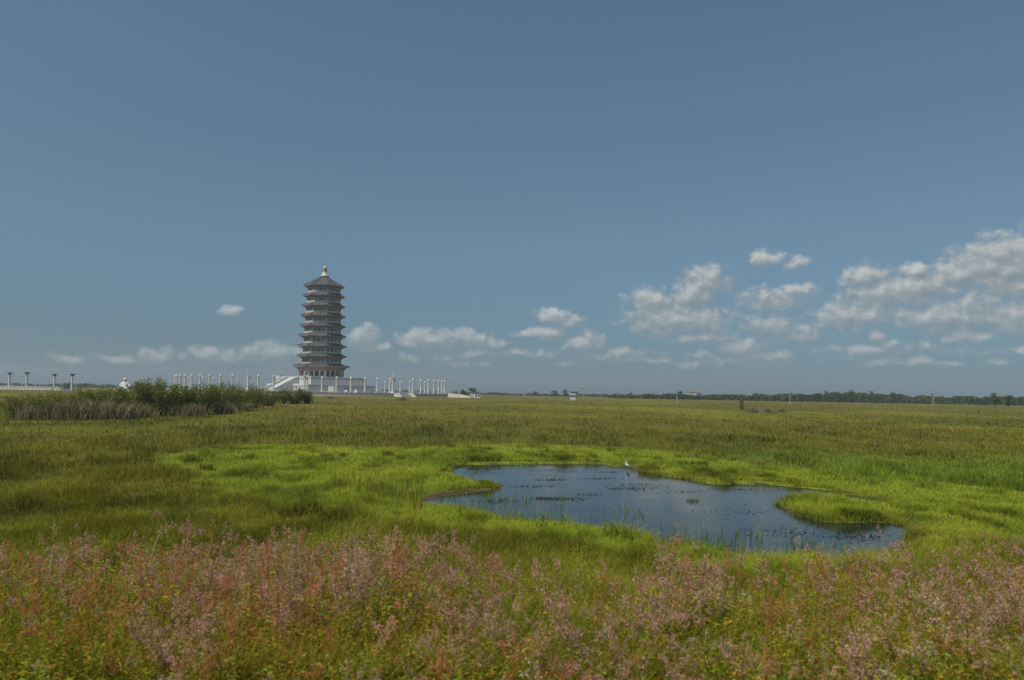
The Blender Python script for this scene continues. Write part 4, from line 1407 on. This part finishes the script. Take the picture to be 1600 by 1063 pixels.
def build_columns():
    hgt = 9.6
    FR = [2.2, 7.5, 12.9, 18.5, 23.6, 29.2, 41.2, 46.3, 52, 57, 62.3, 67.5, 74.5]
    FL = [-3.2, -15.4, -21.2, -31.8, -37.4, -42.9, -48.5, -54.5, -60.4, -66, -72, -78]
    RR = [37, 46.5, 53, 65]; RL = [73, 62, 54.5, 50, 40]
    proto = None
    ordn = ['', 'first', 'second', 'third', 'fourth', 'fifth', 'sixth', 'seventh', 'eighth', 'ninth', 'tenth', 'eleventh', 'twelfth', 'thirteenth', 'fourteenth']
    items = []
    for i, p in enumerate(FR): items.append((p, 'tall white stone column in the near plaza row, %s right of the pagoda axis' % ordn[i + 1]))
    for i, p in enumerate(FL): items.append((p, 'tall white stone column in the near plaza row, %s left of the pagoda axis' % ordn[i + 1]))
    for i, p in enumerate(RR): items.append((180 - p, 'smaller looking white column in the far plaza row, %s right of the terrace' % ordn[i + 1]))
    for i, p in enumerate(reversed(RL)): items.append((-180 + p, 'smaller looking white column in the far plaza row, %s left of the staircase' % ordn[i + 1]))
    for phi, lab in items:
        if proto is None:
            e = empty('stone_column', (0, 0, 0)); proto = e
            MB().box((0, 0, .35), (2.0, 2.0, .7)).box((0, 0, .85), (1.6, 1.6, .3)).build('plinth', M['marble_warm'], e)
            MB().lathe([(.66, 1.0), (.62, 1.3), (.56, 1.5), (.55, hgt - 1.4), (.6, hgt - 1.25)], 14).build('shaft', M['marble_warm'], e, None, True)
            MB().lathe([(.6, hgt - 1.25), (.85, hgt - 1.0), (.85, hgt - .8), (.6, hgt - .7), (.7, hgt - .3), (.45, hgt), (.1, hgt + .35)], 14).build('capital', M['marble'], e, None, True)
        else:
            e = copy_tree(proto)
        e.location = ring_pos(phi); e.rotation_euler = (0, 0, R(phi + LOS))
        tag(e, lab, 'column', 'white stone columns ringing the plaza')
    # ornamental columns with cloud boards and a beast on top
    pr = None
    for (x, d, lab) in ((387, 470, 'white ornamental column with cloud board and beast, left of the staircase'),
                        (475.5, 450, 'white ornamental column with cloud board and beast, before the terrace under the red flag'),
                        (613.6, 470, 'white ornamental column with cloud board and beast, right of the pagoda')):
        if pr is None:
            e = empty('ornamental_column', (0, 0, 0)); pr = e
            MB().lathe([(1.6, 0), (1.6, .5), (1.25, .7), (1.25, 1.3), (1.0, 1.5)], 8).build('plinth', M['marble'], e)
            MB().lathe([(.68, 1.4), (.62, 1.8), (.55, 9.0), (.6, 9.2)], 14).build('shaft', M['marble'], e, None, True)
            c = MB()
            for sg, ln, zz in ((1, 2.6, 7.4), (-1, 1.9, 7.0)):
                out = [(0.4, 0), (.5, .2), (.75, .25), (.95, .7), (1, 1.1), (.85, 1.35), (.6, 1.25), (.35, 1.45), (.1, 1.3), (0, 1.0)]
                pts = [(sg * (.4 + ln * (1 - q[1] / 1.45) if False else sg * .0), 0) for q in out]
                vs = []
                prof = [(.4, .1), (ln * .7, .0), (ln, .45), (ln * .92, 1.05), (ln * .6, 1.3), (.4, 1.15)]
                for yy in (-.2, .2):
                    for (a, z) in prof: vs.append((sg * a, yy, zz + z))
                m = len(prof)
                c.add(vs, [tuple(range(m)), tuple(range(2 * m - 1, m - 1, -1))] + [(i, (i + 1) % m, m + (i + 1) % m, m + i) for i in range(m)])
            c.build('cloud_board', M['marble'], e)
            MB().lathe([(.6, 9.2), (1.05, 9.5), (1.05, 9.75), (.7, 9.9)], 14).build('capital', M['marble'], e, None, True)
            MB().tube([(-.5, 0, 9.9), (-.45, 0, 10.4), (-.1, 0, 10.8), (.12, 0, 11.3), (.2, 0, 11.75), (.42, 0, 11.95), (.75, 0, 11.85)], [.3, .5, .52, .36, .3, .36, .14], 10).build('beast', M['marble'], e, None, True)
        else:
            e = copy_tree(pr)
        p = at_d(x, 613, d); e.location = (p.x, d, PZ); e.rotation_euler = (0, 0, .25)
        tag(e, lab, 'ornamental column', 'ornamental columns of the plaza')
    # flag
    p = at_d(474.2, 600, 462)
    e = empty('flagpole', (p.x, 462, PZ), 0, 'tall thin flagpole before the pagoda flying a red flag', 'flagpole')
    MB().lathe([(.13, 0), (.12, 6), (.07, 13.6), (.1, 13.7), (.02, 13.9)], 8).build('pole', M['steel'], e)
    v = []; nn = 8
    for i in range(nn + 1):
        t = i / nn
        for z in (13.4, 10.9): v.append((-.08 - 1.5 * t, .22 * math.sin(t * 5), z - 1.0 * t * t + .1 * math.sin(t * 7)))
    fm = bpy.data.meshes.new('flag'); fm.from_pydata(v, [], [(2 * i, 2 * i + 1, 2 * i + 3, 2 * i + 2) for i in range(nn)]); fm.update(); fm.materials.append(M['red'])
    fo = link('flag', fm, e); so_ = fo.modifiers.new('solid', 'SOLIDIFY'); so_.thickness = .03
    # pale stele and boulders at the foot of the terrace
    p = at_d(517.5, 612, 478)
    e = empty('stone_stele', (p.x, 478, PZ), R(-8), 'broad pale stone stele standing before the terrace wall', 'stele')
    MB().box((0, 0, .3), (4.6, 1.6, .6)).build('base', M['marble_warm'], e); MB().box((0, 0, 2.1), (3.7, .7, 3.0)).box((0, 0, 3.75), (4.0, .9, .3)).build('slab', M['marble_warm'], e)
    for x, w, lab in ((541, 2.6, 'low white boulder before the dark doorway of the terrace'), (556.5, 2.9, 'low white boulder right of the dark doorway')):
        p = at_d(x, 612, 474); g = np.random.default_rng(int(x))
        b = MB().lathe([(w * .5, 0), (w * .55, .5), (w * .42, 1.1), (w * .22, 1.6), (.05, 1.75)], 12)
        b.v = [(q[0] * (1 + g.uniform(-.15, .15)), q[1] * (1 + g.uniform(-.15, .15)), q[2] * (1 + g.uniform(-.1, .1))) for q in b.v]
        o = b.build('boulder', M['marble'], None, (p.x, 474, PZ - .02), True); tag(o, lab, 'boulder', 'white boulders before the terrace')


def build_left():
    pr = None
    for x, top, d, lab in ((14, 582.5, 525, 'white column with flat dark capital, leftmost of the four'),
                           (41, 582, 520, 'white column with flat dark capital, second of the four from the left'),
                           (84.3, 584.5, 530, 'white column with flat dark capital, third of the four from the left'),
                           (112, 584.5, 520, 'white column with flat dark capital, rightmost of the four')):
        p = at_d(x, 608, d); z0 = gz(p.x, d)
        zt = at_d(x, top, d).z - z0
        if pr is None:
            e = empty('capped_column', (0, 0, 0)); pr = e; h0 = zt
            MB().box((0, 0, .5), (2.4, 2.4, 1.1)).build('plinth', M['greystone'], e)
            MB().lathe([(.8, 1.0), (.72, 1.4), (.66, h0 - 1.6), (.7, h0 - 1.3)], 14).build('shaft', M['marble'], e, None, True)
            MB().lathe([(.7, h0 - 1.3), (.85, h0 - 1.0), (1.0, h0 - .75), (1.75, h0 - .35), (1.8, h0)], 14).build('capital', M['capital'], e, None, True)
        else: e = copy_tree(pr)
        e.scale = (1, 1, zt / h0); e.location = (p.x, d, z0)
        tag(e, lab, 'column', 'white columns with dark capitals')
    # broken white balustrade at their feet
    for (x0, x1, y, d, lab) in ((-30, 80, 610.5, 505, 'long low white balustrade at the foot of the dark capped columns'), (83, 93, 611, 500, 'short white balustrade piece between the middle capped columns'),
                                (258, 273, 607.5, 490, 'short white wall standing free right of the shrub tops')):
        a = at_d(x0, y, d); b = at_d(x1, y + (x1 - x0) * .0175, d); z0 = gz((a.x + b.x) / 2, d)
        L = b.x - a.x; zt = 2.6 if x0 < 200 else 3.0
        e = empty('balustrade' if x0 < 200 else 'white_wall', ((a.x + b.x) / 2, d, z0), 0, lab, 'balustrade' if x0 < 200 else 'wall')
        MB().box((0, 0, zt * .35 - .2), (L, .3, zt * .7)).box((0, 0, zt - .45), (L, .5, .3)).build('panels', M['marble'], e)
        m = MB(); 
        for i in range(int(L / 2.4) + 1): m.box((-L / 2 + 2.4 * i, 0, zt * .5), (.45, .62, zt)).box((-L / 2 + 2.4 * i, 0, zt + .15), (.4, .4, .3), 0, .5)
        q = m.build('posts', M['marble_warm'], e)
    # small blue vehicle
    d = 545; p = at_d(104, 608, d); z0 = gz(p.x, d) + .9
    e = empty('parked_car', (p.x, d, z0), 0, 'small blue car parked behind the dark capped columns', 'car')
    b = MB()
    prof = [(-2.1, .35), (2.1, .35), (2.15, .85), (1.3, 1.0), (.7, 1.55), (-1.1, 1.6), (-1.9, 1.05), (-2.15, .9)]
    m = len(prof); vs_ = [(x, y, z) for y in (-.85, .85) for x, z in prof]
    b.add(vs_, [tuple(range(m)), tuple(range(2 * m - 1, m - 1, -1))] + [(i, m + i, m + (i + 1) % m, (i + 1) % m) for i in range(m)])
    b.build('body', M['blue'], e)
    MB().add([(-1.5, -.87, 1.08), (.9, -.87, 1.08), (.6, -.87, 1.5), (-1.05, -.87, 1.52), (-1.5, .87, 1.08), (.9, .87, 1.08), (.6, .87, 1.5), (-1.05, .87, 1.52)], [(0, 1, 2, 3), (7, 6, 5, 4), (0, 4, 5, 1), (2, 6, 7, 3), (1, 5, 6, 2), (3, 7, 4, 0)]).build('windows', M['glass'], e)
    for sx in (-1.3, 1.3):
        for sy in (-.8, .8):
            MB().tube([(sx, sy - .12, .34), (sx, sy + .12, .34)], [.34, .34], 14).build('wheel', M['rubber'], e)
    a = MB().box((0, 0, 0), (9, 6, .8)); a.build('parking_ledge', M['greystone'], None, (p.x - 1, d, z0 - .42)); o = bpy.data.objects['parking_ledge']
    tag(o, 'grey stone ledge under the small blue car', 'ledge')
    # seated white statue
    d = 470; p = at_d(195, 608, d); z0 = gz(p.x, d) + .6
    e = empty('seated_statue', (p.x, d, z0 - .7), 0, 'large white stone statue of a seated broad shouldered figure in a cap, above the shrubs', 'statue')
    e.scale = (1.1, 1.1, 1.1)
    MB().box((0, 0, .6), (8.2, 6, 1.6)).build('pedestal', M['marble_warm'], e)
    # body grown as one surface over a jointed skeleton
    J = [((0, 0, 2.1), 1.55), ((0, 0, 3.6), 1.5), ((0, -.1, 4.9), 1.35), ((0, -.1, 5.75), .62), ((0, -.2, 6.6), .85), ((0, -.2, 7.05), .7),
         ((-1.55, 0, 5.0), .75), ((-2.3, -.5, 3.8), .62), ((-1.7, -1.6, 3.1), .5), ((-1.3, -2.2, 3.0), .42),
         ((1.55, 0, 5.0), .75), ((2.4, -.4, 3.9), .62), ((3.3, -1.2, 3.3), .5), ((3.7, -1.5, 3.4), .42),
         ((-1.2, -1.4, 2.0), .9), ((-2.6, -2.6, 1.9), .72), ((-2.5, -2.7, 1.2), .55), ((1.2, -1.4, 2.0), .9), ((2.6, -2.6, 1.9), .72), ((2.5, -2.7, 1.2), .55)]
    Ed = [(0, 1), (1, 2), (2, 3), (3, 4), (4, 5), (2, 6), (6, 7), (7, 8), (8, 9), (2, 10), (10, 11), (11, 12), (12, 13), (0, 14), (14, 15), (15, 16), (0, 17), (17, 18), (18, 19)]
    me = bpy.data.meshes.new('body'); me.from_pydata([j[0] for j in J], Ed, []); me.update(); me.materials.append(M['marble'])
    o = link('body', me, e)
    o.modifiers.new('skin', 'SKIN'); 
    for v_, j in zip(me.skin_vertices[0].data, J): v_.radius = (j[1], j[1])
    me.skin_vertices[0].data[0].use_root = True
    o.modifiers['skin'].use_smooth_shade = True
    s_ = o.modifiers.new('sub', 'SUBSURF'); s_.levels = 2; s_.render_levels = 2
    MB().lathe([(1.15, 7.0), (1.2, 7.15), (.95, 7.25), (.8, 7.7), (.4, 8.0), (.05, 8.05)], 14, (0, -.2, 0)).build('cap', M['marble'], e, None, True)
    f = MB()
    f.tube([(-.38, -1.0, 6.75), (-.3, -1.06, 6.75)], .1, 6).tube([(.3, -1.06, 6.75), (.38, -1.0, 6.75)], .1, 6).tube([(0, -1.0, 6.7), (0, -1.16, 6.4)], [.08, .15], 6).tube([(-.25, -1.0, 6.1), (.25, -1.0, 6.1)], .06, 6)
    f.build('face', M['marble_warm'], e)
    MB().box((-4.7, -1, .9), (1.5, 1.5, 3.0), 0, .75).build('side_block', M['marble_warm'], e)


def build_right():
    # kiosk at the right end of the plaza
    d = 500; p = at_d(742.5, 620, d); z0 = gz(p.x, d)
    e = empty('kiosk', (p.x, d, z0), 0, 'small white flat roofed kiosk with dark windows at the right end of the plaza', 'kiosk')
    zt = at_d(742.5, 614.6, d).z - z0
    MB().box((0, 0, zt / 2), (6.8, 5, zt)).build('wall', M['white'], e)
    MB().box((0, 0, zt + .12), (7.3, 5.5, .26)).build('roof', M['greystone'], e)
    for x in (.7, 2.4): MB().box((x, -2.52, zt * .55), (.8, .12, zt * .55)).build('window', M['dark'], e)
    MB().box((-2.2, -2.52, zt * .45), (1.9, .06, zt * .7)).build('door', M['wall'], e)
    # ramp wall
    a = at_d(700, 614.4, 512); b = at_d(724, 617, 505); c = at_d(735, 619.5, 500)
    m = MB(); zb = .9
    for (u, w) in ((a, b), (b, c)):
        vs_ = []
        for q in (u, w):
            for dy in (-.6, .6):
                vs_ += [(q.x, q.y + dy, zb), (q.x, q.y + dy, q.z)]
        m.add(vs_, [(0, 4, 5, 1), (2, 3, 7, 6), (1, 5, 7, 3), (0, 1, 3, 2), (4, 6, 7, 5)])
    o = m.build('ramp_wall', M['marble_warm']); tag(o, 'sloping pale parapet wall leading down from the plaza to the kiosk', 'wall')
    # white booth
    d = 480; p = at_d(896.5, 624, d); z0 = gz(p.x, d); k = d / F
    e = empty('watch_booth', (p.x, d, z0), 0, 'white two level watch booth on a narrow base with a dark flat roof', 'booth')
    Z = lambda y: at_d(896.5, y, d).z - z0
    MB().box((-.6, 0, Z(619.3) / 2), (3.0, 2.8, Z(619.3))).build('base', M['white'], e)
    MB().box((0, 0, (Z(619.3) + Z(618)) / 2), (4.2, 3.4, Z(618) - Z(619.3) + .02)).build('dark_recess', M['dark'], e)  # dark colour stands in for the shaded open recess under the cabin
    MB().box((0, 0, (Z(618) + Z(613)) / 2), (4.3, 3.5, Z(613) - Z(618))).build('cabin', M['white'], e)
    MB().box((.35, 0, Z(613) + .16), (5.3, 4.3, .32)).build('roof', M['capital'], e)
    MB().box((1.6, -1.76, (Z(618) + Z(613)) / 2), (.9, .08, 1.0)).build('window', M['dark'], e)
    MB().box((-.9, -1.76, (Z(618) + Z(613)) / 2), (.8, .08, .9)).build('window', M['frame'], e)

    def pole(x, yb, yt, d, r, mat, lab, name='pole', cat='pole', arms=None):
        p = at_d(x, yb, d); z0 = gz(p.x, d); h = at_d(x, yt, d).z - z0
        e = empty(name, (p.x, d, z0), 0, lab, cat)
        MB().lathe([(r, -.2), (r * .9, h * .5), (r * .65, h)], 10).build('shaft', mat, e, None, True)
        if arms:
            for i, (z, w) in enumerate(arms):
                MB().box((0, -.2, h - z), (w, .16, .18)).build('crossarm', M['steel'], e)
                for s in (-1, -.55, .55, 1):
                    MB().lathe([(.1, 0), (.14, .12), (.08, .3)], 8, (w / 2 * .94 * s, -.2, h - z + .09)).build('insulator', M['capital'], e)
        return e, h
    e, h = pole(911.3, 622, 604, 500, .20, M['concrete'], 'pale pole with a dark lamp box right of the white booth', 'lamp_pole', 'lamp pole')
    MB().box((-.75, 0, h - 1.4), (1.3, .5, .5)).build('lamp_box', M['capital'], e)
    pole(904.8, 620, 602.5, 500, .13, M['steel'], 'thin grey pole between the white booth and the pale pole')
    pole(1057.6, 631, 612.5, 400, .19, M['concrete'], 'pale concrete pole left of the cream building')
    pole(1234.3, 631, 615, 470, .20, M['concrete'], 'pale concrete pole standing before the wood, right of the grey brush')
    e, h = pole(1458, 632.5, 610.5, 700, .30, M['concrete'], 'pale utility pole with two crossarms before the right wood', 'utility_pole', 'utility pole', [(.6, 3.4), (2.9, 8.5)])
    MB().box((-1.0, -.3, h - 3.6), (1.2, .8, 1.5)).build('transformer', M['capital'], e); MB().box((3.2, -.3, h - 2.7), (1.3, .6, .5)).build('switch_box', M['capital'], e)
    for x, yt, lab in ((1034.3, 590.5, 'tall pale mast on the horizon, shorter left one of the pair'), (1041.5, 586, 'tall pale mast on the horizon, taller right one of the pair')):
        d = 1500; p = at_d(x, 619, d); z0 = gz(p.x, d); h = at_d(x, yt, d).z - z0
        e = empty('mast', (p.x, d, z0), 0, lab, 'mast', 'pair of tall masts')
        MB().lathe([(.85, -.5), (.6, h * .6), (.42, h)], 10).build('shaft', M['mast'], e, None, True)
        MB().lathe([(.9, h), (1.1, h + .3), (1.1, h + 1.6), (.3, h + 2.0)], 10).build('antenna_head', M['mast'], e, None, True)
    # cream building behind the trees
    d = 1075; k = d / F; p = at_d(1085, 621, d); z0 = gz(p.x, d); X = lambda x: (x - 1085) * k; Zz = lambda y: at_d(1085, y, d).z - z0
    e = empty('cream_building', (p.x, d, z0), 0, 'cream building with a dull red roof rising among the trees on the horizon', 'building')
    MB().box(((X(1073.5) + X(1088)) / 2, 3, Zz(613.3) / 2), (X(1088) - X(1073.5), 9, Zz(613.3))).build('wall', M['cream'], e)
    wg = MB().box(((X(1088) + X(1096)) / 2, 3.2, Zz(614.5) / 2), (X(1096) - X(1088) - .02, 8, Zz(614.5))).build('wing_wall', M['cream'], e)
    MB().box(((X(1074) + X(1088)) / 2, 3, Zz(613.3) + .7), (X(1088) - X(1073) + 1.2, 10, 1.4), 0, .75).build('roof', M['redroof'], e)
    MB().box(((X(1088) + X(1096.5)) / 2 + .5, 3, Zz(614.5) + .35), (X(1096.5) - X(1088), 9.4, .7), 0, .9).build('wing_roof', M['redroof'], e)
    MB().box((X(1084.5), 3, Zz(612) + 1.3), (1.6, 1.6, 1.6)).build('roof_turret', M['cream'], e)
    for x in (1089.5, 1091.5, 1093.5, 1095.3): MB().box((X(x), -.85, Zz(617.8)), (.75, .12, 3.4)).build('window', M['dark'], e)
    for x in (1079.3, 1081.2): MB().box((X(x), -1.53, Zz(615.2)), (.7, .12, 1.6)).build('window', M['dark'], e)
    # short dark post in the right field
    p = base_pt(1529, 646.5)
    e = empty('field_post', p, 0, 'short dark wooden post in the right field', 'post')
    h = 6.8 * p.y / F; MB().lathe([(.16, -.2), (.15, h * .9), (.13, h)], 8).build('post', M['bark'], e); MB().box((0, 0, h + .03), (.34, .34, .08)).build('post_cap', M['bark'], e)


def build_egret():
    p = at_z(np.array([980.]), np.array([736.]), WATER)
    X, Y = p[0][0], p[1][0]
    e = empty('egret', (X, Y, WATER), R(25), 'white egret standing with raised neck at the far shore of the pond', 'bird')
    e.scale = (.88, .88, .88)
    pts = [(.30, 0, .24), (.22, 0, .29), (.10, 0, .37), (-.02, 0, .45), (-.10, 0, .52), (-.13, 0, .60), (-.10, 0, .68), (-.08, 0, .76), (-.11, 0, .82), (-.16, 0, .835), (-.21, 0, .83)]
    rad = [.015, .055, .10, .115, .075, .034, .026, .024, .034, .030, .014]
    MB().tube(pts, rad, 12).build('body', M['plumage'], e, None, True)
    MB().tube([(-.20, 0, .832), (-.33, 0, .81)], [.014, .003], 6).build('beak', M['beak'], e)
    for s in (-.035, .035):
        MB().tube([(.05, s, .36), (.06, s, .20), (.03, s, .18), (.03, s, -.08)], [.014, .010, .010, .009], 6).build('leg', M['beak'], e)


def build_haze():
    m = bpy.data.materials.new('air_haze'); m.use_nodes = True; nt = m.node_tree
    nt.nodes.remove(nt.nodes['Principled BSDF'])
    v = nt.nodes.new('ShaderNodeVolumePrincipled'); v.inputs['Color'].default_value = (.86, .93, 1, 1)
    v.inputs['Density'].default_value = HAZE; v.inputs['Anisotropy'].default_value = .2
    nt.links.new(v.outputs[0], nt.nodes['Material Output'].inputs['Volume'])
    h = MB().box((0, 0, 46), (9400, 9400, 118)).build('haze', m)
    tag(h, kind='stuff')


HAZE = 1.6e-4
build_haze()
build_meadow()
build_weeds()
build_tufts()
build_shrubs()
build_trees()
build_pagoda()
build_terrace()
build_plaza()
build_columns()
build_left()
build_right()
build_egret()
